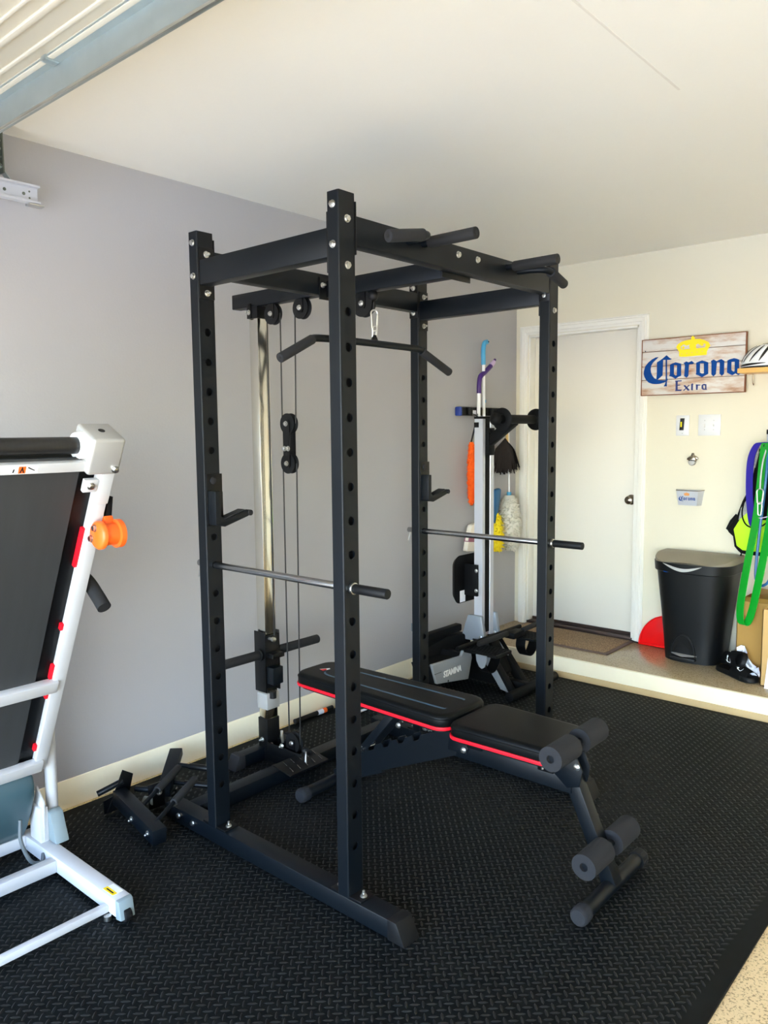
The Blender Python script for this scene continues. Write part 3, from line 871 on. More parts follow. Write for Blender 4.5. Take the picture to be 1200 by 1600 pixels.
# rear ladder strut with notches
lad = [(0.735, 0.035), (1.37, 0.318), (1.385, 0.418), (1.33, 0.412), (1.20, 0.352), (1.19, 0.330), (1.165, 0.320), (1.155, 0.338), (1.12, 0.322), (1.11, 0.298), (1.085, 0.288), (1.075, 0.303), (1.04, 0.287), (1.03, 0.262), (1.005, 0.252), (0.995, 0.267), (0.96, 0.250), (0.95, 0.226), (0.925, 0.216), (0.915, 0.230), (0.85, 0.200), (0.735, 0.125)]
for s in (-1, 1):
    part(BN, 'ladder_strut', MB().prism_y(lad, yb+s*0.028-0.0025, yb+s*0.028+0.0025), 'rack_black')
part(BN, 'rear_leg', MB().bar((0.72, yb, 0.045), (0.98, yb, 0.165), 0.052, 0.06), 'rack_black', bevel=0.003)
# pad support arm and adjusting prop
part(BN, 'pad_frame', MB().box(0.72, 1.37, yb-0.025, yb+0.025, 0.400, 0.4325), 'plate_black', bevel=0.003)
for s in (-1, 1):
    part(BN, 'prop_arm', MB().bar((1.06, yb+s*0.040, 0.405), (0.905, yb+s*0.040, 0.225), 0.006, 0.032, (1, 0, 0.9)), 'rack_black', bevel=0.001)
for p in ((1.10, 0.372), (0.90, 0.222), (1.235, 0.395)): piece(BN, 'bolt', BOLT, None, (p[0], yb-0.045, p[1]), (0,-1,0))
piece(BN, 'bolt', NUT, None, (1.16, yb-0.09, 0.432), (0,0,-1)); piece(BN, 'bolt', NUT, None, (1.30, yb-0.09, 0.432), (0,0,-1))
part(BN, 'adjuster_tube', MB().cyl((0.905, yb-0.055, 0.222), (0.905, yb+0.055, 0.222), 0.010, 12), 'steel')
# front leg
fl_ = part(BN, 'front_leg', MB().bar((1.808, yb, 0.428), (1.985, yb, 0.035), 0.05, 0.05), 'rack_black', bevel=0.003)
part(BN, 'leg_bracket', MB().prism_y([(1.775, 0.372), (1.775, 0.43), (1.86, 0.45), (1.885, 0.40), (1.875, 0.345), (1.83, 0.33)], yb-0.031, yb-0.0255), 'rack_black', bevel=0.001)
part(BN, 'leg_bracket', MB().prism_y([(1.775, 0.372), (1.775, 0.43), (1.86, 0.45), (1.885, 0.40), (1.875, 0.345), (1.83, 0.33)], yb+0.0255, yb+0.031), 'rack_black', bevel=0.001)
for p in ((1.865, 0.412),): piece(BN, 'bolt', BOLT, None, (p[0], yb-0.031, p[1]), (0,-1,0))
# feet
for x, L, nm in ((0.722, 0.232, 'rear_foot'), (1.982, 0.232, 'front_foot')):
    f = part(BN, nm, MB().cyl((x, yb-L+0.02, 0.031), (x, yb+L-0.02, 0.031), 0.0245, 22), 'rack_black')
    for s in (-1, 1):
        prof = [(0, 0.029), (0.028, 0.0305), (0.040, 0.029), (0.046, 0.024), (0.047, 0.0)]
        part(f, 'foot_cap', MB().lathe((x, yb+s*(L-0.040), 0.031), (0, s, 0), prof, 22), 'rubber_black' if not (s < 0) else 'foam_dark')
        for k in range(11):
            a = 2*math.pi*k/11
            part(f, 'cap_rib', MB().bar((x+0.0303*math.cos(a), yb+s*(L-0.036), 0.031+0.0303*math.sin(a)), (x+0.0303*math.cos(a), yb+s*(L-0.008), 0.031+0.0303*math.sin(a)), 0.004, 0.002, (math.cos(a), 0, math.sin(a))), 'foam_dark') if nm == 'rear_foot' and s < 0 or nm == 'front_foot' and s > 0 else None
# foam rollers
for (x, z) in ((1.842, 0.478), (1.964, 0.158)):
    part(BN, 'roller_axle', MB().cyl((x, yb-0.155, z), (x, yb+0.155, z), 0.0125, 16), 'rack_black')
    for s in (-1, 1):
        part(BN, 'foam_roller', MB().cyl((x, yb+s*0.168, z), (x, yb+s*0.030, z), 0.0415, 32, hole=0.0135), 'foam_dark', sa=50)

# ------------------------------------------------------------------ folded treadmill
TL = math.radians(27.23)
te = V(math.sin(TL), 0, math.cos(TL)); tn = V(math.cos(TL), 0, -math.sin(TL))
T0 = V(0.36, 0, 0.382)
def D(s, y, n): return T0+te*s+tn*n+V(0, y, 0)
TR = thing('treadmill', (0.5, -4.0, 0.0), 'folded white treadmill with grey belt underside standing by the grey wall', 'treadmill')
def dbox(s0, s1, y0, y1, n0, n1):
    mb = MB()
    mb.obox(D((s0+s1)/2, (y0+y1)/2, (n0+n1)/2), te, (0,1,0), tn, (s1-s0)/2, (y1-y0)/2, (n1-n0)/2)
    return mb
YR, YL = -3.70, -4.33
for y0, y1 in ((YR-0.046, YR), (YL, YL+0.046)):
    rl = part(TR, 'side_rail', dbox(-0.05, 1.175, y0, y1, -0.032, 0.0), 'white_paint', bevel=0.004)
    part(rl, 'foot_strip', dbox(0.0, 1.17, y0+0.01, y1-0.008, -0.062, -0.0325), 'plate_black', bevel=0.004)
part(TR, 'deck_board', dbox(-0.04, 1.172, YL+0.046, YR-0.046, -0.045, -0.024), 'plate_black')
bt = part(TR, 'running_belt', dbox(-0.03, 1.21, YL+0.102, YR-0.102, -0.020, -0.014), 'belt_grey')
part(bt, 'belt_face', dbox(0.0, 1.20, YL+0.102, YR-0.102, -0.066, -0.060), 'belt_grey')
part(TR, 'rear_roller', MB().cyl(D(1.238, YL+0.09, -0.036), D(1.238, YR-0.09, -0.036), 0.0245, 28), 'roller_dark', sa=60)
for y0, s in ((YR-0.115, 1), (YL+0.115, -1)):
    part(TR, 'roller_guard', MB().lathe(D(1.238, y0, -0.036), (0, s, 0), [(0, 0.026), (-0.004, 0.036), (0.006, 0.040), (0.03, 0.040), (0.03, 0.0)], 24), 'white_plastic')
part(TR, 'cross_bar', dbox(1.172, 1.203, YL+0.02, YR-0.03, -0.016, 0.003), 'white_paint', bevel=0.003)
part(TR, 'cross_bar', dbox(0.325, 0.372, YL+0.03, YR-0.03, -0.018, 0.012), 'white_paint', bevel=0.004)
part(TR, 'cross_bar', dbox(-0.045, 0.004, YL+0.03, YR-0.02, -0.018, 0.012), 'white_paint', bevel=0.004)
st_ = part(TR, 'warning_sticker', dbox(1.176, 1.198, -4.010, -3.935, 0.0032, 0.0036), 'white_plastic')
part(st_, 'sticker_panel', dbox(1.1765, 1.1975, -3.988, -3.968, 0.0036, 0.0039), 'orange')
part(st_, 'sticker_mark', poly_fill([[[(1.178, -3.985), (1.178, -3.981), (1.187, -3.978), (1.178, -3.975), (1.178, -3.971), (1.191, -3.9755), (1.196, -3.9765), (1.196, -3.9795), (1.191, -3.9805)]]], lambda a, b, t: D(a, b, 0.0039+t), 0.0003), 'sticker_ink')
part(st_, 'sticker_mark', poly_fill([[[(1.179, -4.004), (1.179, -4.000), (1.190, -3.998), (1.190, -4.002)]]], lambda a, b, t: D(a, b, 0.0036+t), 0.0003), 'sticker_ink')
part(st_, 'sticker_mark', poly_fill([[[(1.196, -3.962), (1.192, -3.963), (1.183, -3.944), (1.185, -3.942)]]], lambda a, b, t: D(a, b, 0.0036+t), 0.0003), 'sticker_ink')
for y0, y1, s in ((YR-0.098, YR+0.004, 1), (YL-0.004, YL+0.098, -1)):
    ec = part(TR, 'end_cap', dbox(1.168, 1.285, y0, y1, -0.088, 0.022), 'silver_plastic', bevel=0.010, segs=3)
    piece(ec, 'bolt', BOLT, None, D(1.186, (YR-0.012 if s > 0 else YL+0.012), 0.0225), tn)
    part(ec, 'adjuster_hole', MB().cyl(D(1.2852, (y0+y1)/2, -0.035), D(1.2862, (y0+y1)/2, -0.035), 0.010, 16), 'hole_black')
br = part(TR, 'belt_bracket', dbox(1.101, 1.143, YR-0.088, YR-0.044, -0.012, 0.003), 'white_paint', bevel=0.002)
piece(br, 'bolt', BOLT, None, D(1.122, YR-0.066, 0.003), tn)
for s0, s1 in ((0.822, 0.965), (0.575, 0.60), (0.37, 0.43), (0.285, 0.325), (0.045, 0.072)):
    part(TR, 'red_cushion', dbox(s0, s1, YR-0.056, YR-0.044, -0.03, -0.010), 'red_trim', bevel=0.002)
# rear transport wheel
wcn = D(0.971, 0, 0.042)
wh = part(TR, 'transport_wheel', MB().lathe((wcn.x, -3.738, wcn.z), (0, 1, 0), [(0, 0.0), (0, 0.038), (0.006, 0.044), (0.016, 0.044), (0.018, 0.034), (0.06, 0.034), (0.062, 0.044), (0.078, 0.044), (0.082, 0.036), (0.082, 0.0)], 32), 'orange', sa=50)
part(wh, 'wheel_arm', MB().bar(D(1.0, -3.685, -0.01), D(0.955, -3.685, 0.045), 0.03, 0.03), 'orange', bevel=0.004)
part(wh, 'strut', MB().cyl(D(1.06, -3.678, -0.03), D(0.99, -3.678, -0.01), 0.012, 14), 'fabric_black')
for dx, dz in ((-0.006, 0.022), (-0.03, -0.012)): piece(wh, 'bolt', BOLT, None, (wcn.x+dx, -3.738, wcn.z+dz), (0,-1,0))
part(TR, 'foot_sleeve', dbox(1.055, 1.168, YR-0.042, YR+0.003, -0.034, 0.0025), 'white_paint', bevel=0.003)
# motor hood
def hood_ring(y, k):
    prof = [(-0.05, 0.006), (-0.075, 0.030), (-0.11, 0.046), (-0.19, 0.050), (-0.28, 0.046), (-0.345, 0.034), (-0.37, 0.008), (-0.37, -0.13), (-0.05, -0.13)]
    return [D(s if k == 1 else -0.21+(s+0.21)*k, y, n*k) for s, n in prof]
mh = MB().loft([hood_ring(YL+0.03, 0.9), hood_ring(YL+0.045, 1), hood_ring(YR-0.075, 1), hood_ring(YR-0.052, 0.97), hood_ring(YR-0.046, 0.9)], smooth=True)
part(TR, 'motor_hood', mh, 'teal_grey', bevel=0.008, segs=3, sa=50)
# base frame
for y0, y1 in ((-3.747, -3.693), (-4.337, -4.283)):
    bb = part(TR, 'base_beam', MB().box(0.20, 0.868, y0, y1, 0.016, 0.072), 'white_paint', bevel=0.004)
    ca = MB().loft([[V(0.866, y0-0.001, 0.010), V(0.866, y1+0.001, 0.010), V(0.866, y1+0.001, 0.074), V(0.866, y0-0.001, 0.074)], [V(0.895, y0+0.002, 0.012), V(0.895, y1-0.002, 0.012), V(0.884, y1-0.002, 0.070), V(0.884, y0+0.002, 0.070)]], smooth=False)
    part(bb, 'end_cap', ca, 'cap_grey', bevel=0.004)
    part(bb, 'caster', MB().cyl((0.883, (y0+y1)/2-0.012, 0.022), (0.883, (y0+y1)/2+0.012, 0.022), 0.0215, 22), 'rubber_black', bevel=0.003)
    part(bb, 'foot_pad', MB().cyl((0.835, y0-0.010, 0.0005), (0.835, y0-0.010, 0.016), 0.012, 14), 'zinc')
    if y0 > -4:
        sk = part(bb, 'sticker', MB().box(0.775, 0.835, y0+0.010, y1-0.006, 0.0722, 0.0726), 'white_plastic')
        part(sk, 'sticker_panel', MB().box(0.775, 0.835, y0+0.010, y0+0.027, 0.0726, 0.0729), 'sticker_yellow')
        part(sk, 'sticker_mark', MB().box(0.785, 0.825, y0+0.016, y0+0.021, 0.0729, 0.0731), 'sticker_ink')
part(TR, 'base_cross_bar', MB().box(0.445, 0.483, -4.283, -3.747, 0.020, 0.064), 'white_paint', bevel=0.004)
part(TR, 'base_cross_bar', MB().box(0.803, 0.826, -4.283, -3.747, 0.018, 0.042), 'white_paint', bevel=0.003)
part(TR, 'base_cross_bar', MB().box(0.215, 0.250, -4.283, -3.747, 0.030, 0.074), 'white_paint', bevel=0.003)
# uprights, console and handlebar behind the deck
for y in (-3.668, -4.36):
    up = part(TR, 'upright', MB().tube(spline([(0.285, y, 0.06), (0.300, y, 0.14), (0.305, y, 0.50), (0.31, y, 0.95), (0.30, y, 1.22)], 6), 0.021, 16), 'white_paint')
    s = 1 if y > -4 else -1
    part(up, 'hinge_plate', MB().prism_y([(0.25, 0.07), (0.345, 0.07), (0.352, 0.22), (0.30, 0.27), (0.275, 0.20)], y-0.052*s-0.004, y-0.052*s+0.004), 'white_paint', bevel=0.002)
    part(up, 'base_cover', MB().prism_y([(0.335, 0.072), (0.40, 0.072), (0.36, 0.175), (0.330, 0.182)], y-0.038*s if s > 0 else y, y+0.012 if s > 0 else y+0.04), 'cap_grey', bevel=0.005)
    hb = part(TR, 'handlebar', MB().tube(spline([(0.30, y, 1.12), (0.42, y, 1.105), (0.55, y, 1.085), (0.635, y, 1.055), (0.70, y, 1.012)], 6), 0.0185, 16), 'fabric_black')
    part(hb, 'grip', MB().tube(spline([(0.52, y, 1.09), (0.635, y, 1.055), (0.70, y, 1.012), (0.742, y, 0.978)], 6), 0.0225, 18), 'foam_black')
part(TR, 'console', MB().prism_y([(0.24, 1.12), (0.33, 1.15), (0.30, 1.27), (0.21, 1.24)], -4.33, -3.70), 'teal_grey', bevel=0.012)
part(TR, 'hinge_bar', MB().box(0.262, 0.345, -3.735, -3.704, 0.06, 0.20), 'white_paint', bevel=0.003)
part(TR, 'power_cable', MB().tube(spline([(0.372, -3.815, 0.20), (0.385, -3.822, 0.13), (0.40, -3.80, 0.055), (0.405, -3.765, 0.038), (0.385, -3.748, 0.055)], 8), 0.0065, 10), 'cord_grey')

# ------------------------------------------------------------------ dip handles left on the floor by the rack
def dip(name, label, O, yaw, parts_):
    pass
DA = thing('dip_handle', (0.42, -3.37, 0.0), 'black dip bar attachment with two pins lying nearest the treadmill', 'dip handle', 'dip handles on the floor')
def seg(p0, p1, w, h, up=(0,0,1)): return MB().bar(p0, p1, w, h, up)
part(DA, 'bracket_tube', seg((0.215, -3.352, 0.070), (0.585, -3.405, 0.045), 0.055, 0.060), 'rack_black', bevel=0.003)
for (x, y) in ((0.385, -3.372), (0.530, -3.392)):
    a, b = V(x, y, 0.07), V(x-0.125, y+0.275, 0.115)
    part(DA, 'pin', MB().cyl(a, b, 0.0085, 14), 'rack_black', bevel=0.001)
    part(DA, 'pin_sleeve', MB().cyl(a+(b-a)*0.45, b, 0.0155, 16), 'foam_black', bevel=0.002)
    piece(DA, 'bolt', NUT, None, V(x+0.012, y-0.033, 0.052), (0.2, -1, -0.1))
part(DA, 'flange', MB().prism_x([(-3.40, 0.012), (-3.315, 0.012), (-3.28, 0.135), (-3.325, 0.165)], 0.198, 0.205), 'plate_black', bevel=0.001)
part(DA, 'stub', MB().cyl((0.20, -3.325, 0.118), (0.165, -3.42, 0.085), 0.012, 14), 'rack_black', bevel=0.001)
part(DA, 'tail_plate', MB().prism_x([(-3.41, 0.004), (-3.33, 0.004), (-3.35, 0.07), (-3.41, 0.06)], 0.19, 0.196), 'plate_black')
DB = thing('dip_handle', (0.26, -3.12, 0.0), 'black dip bar attachment leaning by the curb behind the other one', 'dip handle', 'dip handles on the floor')
part(DB, 'bracket_tube', seg((0.295, -3.20, 0.045), (0.105, -3.005, 0.115), 0.055, 0.035), 'rack_black', bevel=0.003)
for p0, p1 in (((0.17, -3.07, 0.095), (0.375, -2.96, 0.088)), ((0.24, -3.14, 0.06), (0.42, -3.033, 0.056))):
    part(DB, 'pin', MB().cyl(p0, p1, 0.0095, 14), 'rack_black', bevel=0.001)
    a, b = Vector(p0), Vector(p1)
    part(DB, 'pin_sleeve', MB().cyl(a+(b-a)*0.35, b, 0.0135, 16), 'plate_black', bevel=0.002)
part(DB, 'flange', MB().obox((0.30, -3.235, 0.055), (1, -0.1, 0), (0.1, 1, 0), (0, 0, 1), 0.004, 0.035, 0.052), 'plate_black', bevel=0.001)
part(DB, 'stub', MB().cyl((0.30, -3.24, 0.078), (0.225, -3.285, 0.078), 0.012, 14), 'rack_black', bevel=0.001)
part(DB, 'knob', MB().cyl((0.30, -3.25, 0.035), (0.262, -3.27, 0.035), 0.016, 14), 'cap_grey', bevel=0.002)
piece(DB, 'bolt', NUT, None, (0.305, -3.225, 0.065), (1, -0.3, 0.1))

# ------------------------------------------------------------------ upright folded rowing machine
RW = thing('rowing_machine', (0.52, -1.03, 0.0), 'silver and black rowing machine stored upright in the far corner', 'rowing machine')
rx0, rx1, ry0, ry1 = 0.392, 0.450, -1.092, -0.972
prof = [(rx0, ry0), (rx1, ry0), (rx1, ry0+0.026), (rx1-0.008, ry0+0.030), (rx1-0.008, ry1-0.040), (rx1, ry1-0.036), (rx1, ry1), (rx0, ry1)]
rail = part(RW, 'seat_rail', MB().prism_z(prof, 0.30, 1.600), 'alu')
part(rail, 'groove_strip', MB().box(rx1-0.009, rx1-0.004, ry0+0.031, ry1-0.041, 0.32, 1.60), 'matte_black')
part(rail, 'end_block', MB().box(rx0-0.003, rx0+0.03, ry0-0.0015, ry0, 1.548, 1.578), 'matte_black')
part(rail, 'rail_cap', MB().box(rx0-0.003, rx1+0.003, ry0-0.003, ry1+0.003, 1.598, 1.612), 'matte_black', bevel=0.002)
# seat on the far side of the rail
so = []
for d, x in ((0.0, rx0-0.058), (0.02, rx0-0.085), (0.04, rx0-0.090)):
    so.append([V(x, y, z) for y, z in rrect(-1.215+d, -0.845-d, 0.500+d, 0.790-d, 0.055-d*0.5, 6)])
seat = part(RW, 'seat', MB().loft(so), 'matte_black', sa=60)
for ya_, yb_ in ((ry0-0.022, ry0-0.004), (ry1+0.004, ry1+0.022)):
    part(seat, 'carriage', MB().box(rx0-0.058, rx0+0.035, ya_, yb_, 0.545, 0.735), 'matte_black', bevel=0.003)
for zz in (0.58, 0.70): piece(seat, 'bolt', BOLT, None, (rx0+0.03, ry0-0.022, zz), (0,-1,0))
part(seat, 'warning_label', MB().box(rx0-0.0565, rx0-0.056, -1.16, -1.105, 0.505, 0.575), 'paper_white')
# tail stabiliser at the top
part(RW, 'tail_arm', MB().bar((rx1-0.005, -1.03, 1.455), (0.625, -1.03, 1.585), 0.05, 0.055), 'matte_black', bevel=0.006)
part(RW, 'tail_bracket', MB().box(rx1-0.012, rx1+0.022, -1.062, -0.998, 1.385, 1.545), 'matte_black', bevel=0.004)
for zz in (1.402, 1.528): part(RW, 'bracket_knob', MB().cyl((rx1+0.022, -1.05, zz), (rx1+0.034, -1.05, zz), 0.014, 14), 'matte_black', bevel=0.002)
part(RW, 'tail_bar', MB().cyl((0.632, -1.235, 1.592), (0.632, -0.79, 1.592), 0.026, 22), 'matte_black', sa=60)
for y0, s in ((-1.145, -1), (-0.83, 1)):
    part(RW, 'roller_flange', MB().lathe((0.632, y0, 1.592), (0, s, 0), [(0, 0.026), (0.004, 0.030), (0.022, 0.062), (0.026, 0.064), (0.029, 0.060), (0.029, 0.02)], 28), 'matte_black', sa=60)
part(RW, 'tail_wheel', MB().ball((0.632, -1.235, 1.592), 0.036, 0.03, 0.036), 'matte_black')
# base: gusset covers either side of the rail, legs and floor bars
for y0, y1 in ((ry0-0.030, ry0-0.002), (ry1+0.002, ry1+0.030)):
    g = part(RW, 'side_cover', MB().prism_y([(0.312, 0.275), (0.490, 0.275), (0.462, 0.430), (0.366, 0.430)], y0, y1), 'rower_grey', bevel=0.006)
    lg = part(RW, 'leg', MB().prism_y([(0.405, 0.29), (0.475, 0.29), (0.695, 0.012), (0.640, 0.012)], y0-0.012, y1+0.008), 'matte_black', bevel=0.003)
    part(lg, 'leg_trim', MB().prism_y([(0.440, 0.245), (0.505, 0.245), (0.664, 0.016), (0.612, 0.024)] if y0 < -1.05 else [(0.45, 0.275), (0.49, 0.275), (0.57, 0.185), (0.53, 0.185)], y0-0.017, y0-0.0125), 'rower_grey', bevel=0.001)
    piece(g, 'bolt', BOLT, None, (0.46, y0, 0.305), (0,-1,0))
part(RW, 'base_block', MB().prism_y([(0.33, 0.20), (0.50, 0.28), (0.60, 0.10), (0.52, 0.02), (0.34, 0.02)], -1.075, -0.99), 'matte_black', bevel=0.006)
part(RW, 'floor_bar', MB().cyl((0.742, -1.255, 0.034), (0.742, -0.735, 0.034), 0.028, 22), 'matte_black', bevel=0.003, sa=60)
part(RW, 'floor_bar', MB().cyl((0.22, -1.25, 0.030), (0.22, -0.78, 0.030), 0.026, 22), 'matte_black', bevel=0.003, sa=60)
part(RW, 'strap_plate', MB().prism_y([(0.590, 0.280), (0.662, 0.280), (0.660, 0.245), (0.648, 0.215), (0.630, 0.203), (0.612, 0.213), (0.595, 0.245)], -1.362, -1.356), 'rower_grey')
part(RW, 'base_spine', MB().box(0.22, 0.75, -1.055, -1.005, 0.015, 0.06), 'matte_black', bevel=0.003)
# flywheel housing with lettering
hp = [(-1.640, 0.268), (-1.385, 0.243), (-1.375, 0.283), (-1.290, 0.270), (-1.270, 0.210), (-1.290, 0.118), (-1.606, 0.155)]
HX = 0.50
import_pts = [(-1.647, 0.268), (-1.372, 0.255), (-1.352, 0.283), (-1.280, 0.270), (-1.266, 0.222), (-1.302, 0.103), (-1.602, 0.148)]
hs_ = part(RW, 'flywheel_housing', MB().prism_x(import_pts, HX-0.02, HX), 'rower_grey', bevel=0.006, segs=3)
part(hs_, 'housing_core', MB().prism_x([(a_*0.97-0.044, b_*0.9+0.012) for a_, b_ in import_pts], HX-0.15, HX-0.0205), 'matte_black')
part(hs_, 'lettering', text_fill('STAMINA', 0.048, lambda a, b, t: (HX+0.0002+t, -1.545+a, 0.172+b), 0.0015, shear=0.1, offset=0.03, sx=0.86), 'text_white', label='white raised lettering')
part(hs_, 'screw_hole', MB().cyl((HX, -1.50, 0.142), (HX+0.0008, -1.50, 0.142), 0.006, 10), 'hole_black')
part(hs_, 'seam_line', MB().box(HX-0.001, HX+0.0008, -1.625, -1.560, 0.207, 0.2095), 'hole_black')
part(RW, 'housing_back', MB().prism_x([(-1.50, 0.30), (-1.30, 0.33), (-1.06, 0.30), (-1.05, 0.06), (-1.46, 0.05), (-1.50, 0.12)], 0.24, HX-0.152), 'matte_black', bevel=0.012)
part(RW, 'pull_bar', MB().bar((0.30, -1.49, 0.345), (0.30, -1.12, 0.345), 0.05, 0.045), 'matte_black', bevel=0.010)
# foot pedals with straps
def pedal(yc_, x0, x1, z, lab=None):
    p = part(RW, 'foot_pedal', MB().prism_z(rrect(x0, x1, yc_-0.085, yc_+0.085, 0.02), z, z+0.014), 'matte_black', bevel=0.003)
    for k in range(6):
        yy = yc_-0.065+0.026*k
        part(p, 'pedal_ridge', MB().bar((x0+0.015, yy, z+0.0155), (x1-0.02, yy, z+0.0155), 0.008, 0.004), 'matte_black')
    part(p, 'strap', MB().ribbon(spline([((x0+x1)/2+0.02, yc_-0.07, z+0.002), ((x0+x1)/2+0.02, yc_-0.075, z-0.05), ((x0+x1)/2+0.02, yc_-0.03, z-0.105), ((x0+x1)/2+0.02, yc_+0.03, z-0.105), ((x0+x1)/2+0.02, yc_+0.075, z-0.05), ((x0+x1)/2+0.02, yc_+0.07, z+0.002)], 6), (1, 0, 0), 0.032, 0.002), 'matte_black')
    return p
pedal(-1.265, 0.46, 0.72, 0.272)
pedal(-0.825, 0.46, 0.70, 0.272)
part(RW, 'pedal_shaft', MB().cyl((0.49, -1.40, 0.300), (0.49, -0.73, 0.300), 0.014, 16), 'matte_black')
part(RW, 'handle', MB().cyl((0.56, -1.29, 0.318), (0.56, -0.985, 0.318), 0.016, 16), 'foam_black', bevel=0.003)
part(RW, 'handle', MB().cyl((0.60, -0.88, 0.325), (0.60, -0.70, 0.330), 0.015, 16), 'foam_black', bevel=0.003)
part(RW, 'handle_bracket', MB().box(0.54, 0.61, -0.99, -0.86, 0.288, 0.325), 'matte_black', bevel=0.006)

# ------------------------------------------------------------------ sign lettering outlines (x, z on the board)
GLYPHS = {
 'C': [[(1.058,1.977),(1.04,1.976),(1.018,1.966),(0.994,1.948),(0.975,1.925),(0.966,1.896),(0.965,1.878),(0.97,1.859),(0.983,1.837),(1.0,1.821),(1.022,1.813),(1.047,1.81),(1.072,1.811),(1.096,1.817),(1.108,1.823),(1.108,1.831),(1.085,1.832),(1.06,1.834),(1.052,1.839),(1.035,1.847),(1.021,1.864),(1.012,1.883),(1.009,1.905),(1.012,1.926),(1.022,1.944),(1.038,1.959),(1.051,1.97)],[(1.049,1.945),(1.068,1.955),(1.086,1.967),(1.109,1.985),(1.127,1.968),(1.144,1.959),(1.13,1.955),(1.088,1.957),(1.087,1.863),(1.057,1.838),(1.048,1.84),(1.05,1.871)],[(1.104,1.958),(1.112,1.958),(1.116,1.843),(1.121,1.836),(1.115,1.824),(1.116,1.793),(1.096,1.794),(1.104,1.807),(1.108,1.82)]],
 'o': [[(1.132,1.925),(1.146,1.932),(1.167,1.938),(1.183,1.933),(1.201,1.927),(1.203,1.854),(1.186,1.848),(1.168,1.837),(1.149,1.849),(1.128,1.857),(1.133,1.866)],[(1.157,1.923),(1.176,1.918),(1.176,1.86),(1.17,1.857),(1.158,1.865)]],
 'r': [[(1.215,1.93),(1.233,1.939),(1.247,1.932),(1.265,1.94),(1.281,1.926),(1.27,1.921),(1.249,1.92),(1.247,1.85),(1.236,1.84),(1.222,1.851),(1.225,1.91),(1.223,1.923)]],
 'o2': [[(1.293,1.927),(1.31,1.934),(1.327,1.939),(1.345,1.933),(1.364,1.925),(1.366,1.857),(1.348,1.848),(1.329,1.838),(1.31,1.85),(1.291,1.857),(1.295,1.865)],[(1.315,1.923),(1.338,1.922),(1.341,1.862),(1.33,1.86),(1.316,1.867)]],
 'n': [[(1.379,1.932),(1.395,1.94),(1.413,1.929),(1.425,1.935),(1.44,1.939),(1.457,1.928),(1.458,1.853),(1.446,1.841),(1.432,1.854),(1.432,1.918),(1.426,1.924),(1.414,1.923),(1.411,1.853),(1.397,1.84),(1.385,1.852),(1.383,1.921)]],
 'a': [[(1.475,1.929),(1.489,1.935),(1.512,1.94),(1.527,1.936),(1.541,1.929),(1.542,1.881),(1.537,1.866),(1.553,1.849),(1.539,1.84),(1.524,1.851),(1.505,1.841),(1.49,1.849),(1.475,1.858)],[(1.498,1.919),(1.517,1.919),(1.518,1.863),(1.511,1.861),(1.499,1.872)]],
 'E': [[(1.167,1.826),(1.207,1.826),(1.207,1.82),(1.183,1.819),(1.183,1.8),(1.199,1.8),(1.2,1.795),(1.183,1.794),(1.184,1.771),(1.211,1.77),(1.205,1.761),(1.168,1.762),(1.171,1.769),(1.17,1.815)]],
 'x': [[(1.219,1.793),(1.229,1.796),(1.259,1.764),(1.247,1.761)],[(1.253,1.797),(1.257,1.794),(1.223,1.761),(1.218,1.764)]],
 't': [[(1.265,1.797),(1.273,1.805),(1.28,1.798),(1.277,1.796),(1.277,1.767),(1.279,1.762),(1.267,1.763),(1.267,1.794)]],
 'r2': [[(1.294,1.798),(1.305,1.796),(1.322,1.794),(1.321,1.789),(1.307,1.789),(1.305,1.763),(1.297,1.764)]],
 'a2': [[(1.329,1.792),(1.342,1.798),(1.357,1.795),(1.358,1.768),(1.362,1.762),(1.338,1.763),(1.329,1.771)],[(1.338,1.789),(1.35,1.788),(1.35,1.769),(1.34,1.771)]],
 'crown': [[(1.171,2.022),(1.169,2.033),(1.177,2.046),(1.2,2.06),(1.227,2.066),(1.259,2.069),(1.258,2.082),(1.267,2.09),(1.279,2.081),(1.28,2.07),(1.312,2.068),(1.339,2.058),(1.362,2.045),(1.369,2.031),(1.373,2.024),(1.367,2.016),(1.354,1.992),(1.353,1.97),(1.284,1.969),(1.223,1.968),(1.191,1.97),(1.186,1.98),(1.188,2.0)],[(1.194,2.031),(1.214,2.043),(1.233,2.034),(1.251,2.04),(1.253,2.025),(1.251,2.013),(1.233,2.013),(1.199,2.013)],[(1.287,2.035),(1.3,2.041),(1.313,2.031),(1.32,2.044),(1.346,2.035),(1.343,2.015),(1.29,2.013)]],
}

# ------------------------------------------------------------------ wooden sign
SY = -0.042
SG = thing('wooden_sign', (1.262, -0.03, 1.74), 'whitewashed plank sign with blue lettering and yellow crown beside the door', 'sign')
edges = [2.089, 2.012, 1.921, 1.836, 1.741]
for i in range(4):
    z1, z0 = edges[i], edges[i+1]
    x0, x1 = 0.950+random.uniform(-0.002, 0.002), 1.577+random.uniform(-0.002, 0.002)
    part(SG, 'plank', MB().box(x0, x1, SY+0.0005*(i % 2), -0.024, z0+0.0022, z1-0.0012), 'plank_%d' % i, bevel=0.002)
fr = MB().box(0.950, 1.577, -0.0245, -0.0215, 1.743, 2.087)
part(SG, 'backing', fr, 'plank_edge')
for xx in (1.02, 1.50): part(SG, 'batten', MB().box(xx-0.02, xx+0.02, -0.0225, -0.001, 1.78, 2.05), 'plank_edge')
em = MB()
for (a0, a1, b0, b1) in ((0.948, 1.579, 2.0855, 2.0905), (0.948, 1.579, 1.7395, 1.7445), (0.9475, 0.9535, 1.741, 2.089), (1.5735, 1.5795, 1.741, 2.089)):
    em.box(a0, a1, SY-0.0008, -0.023, b0, b1)
part(SG, 'worn_edge', em, 'plank_edge')
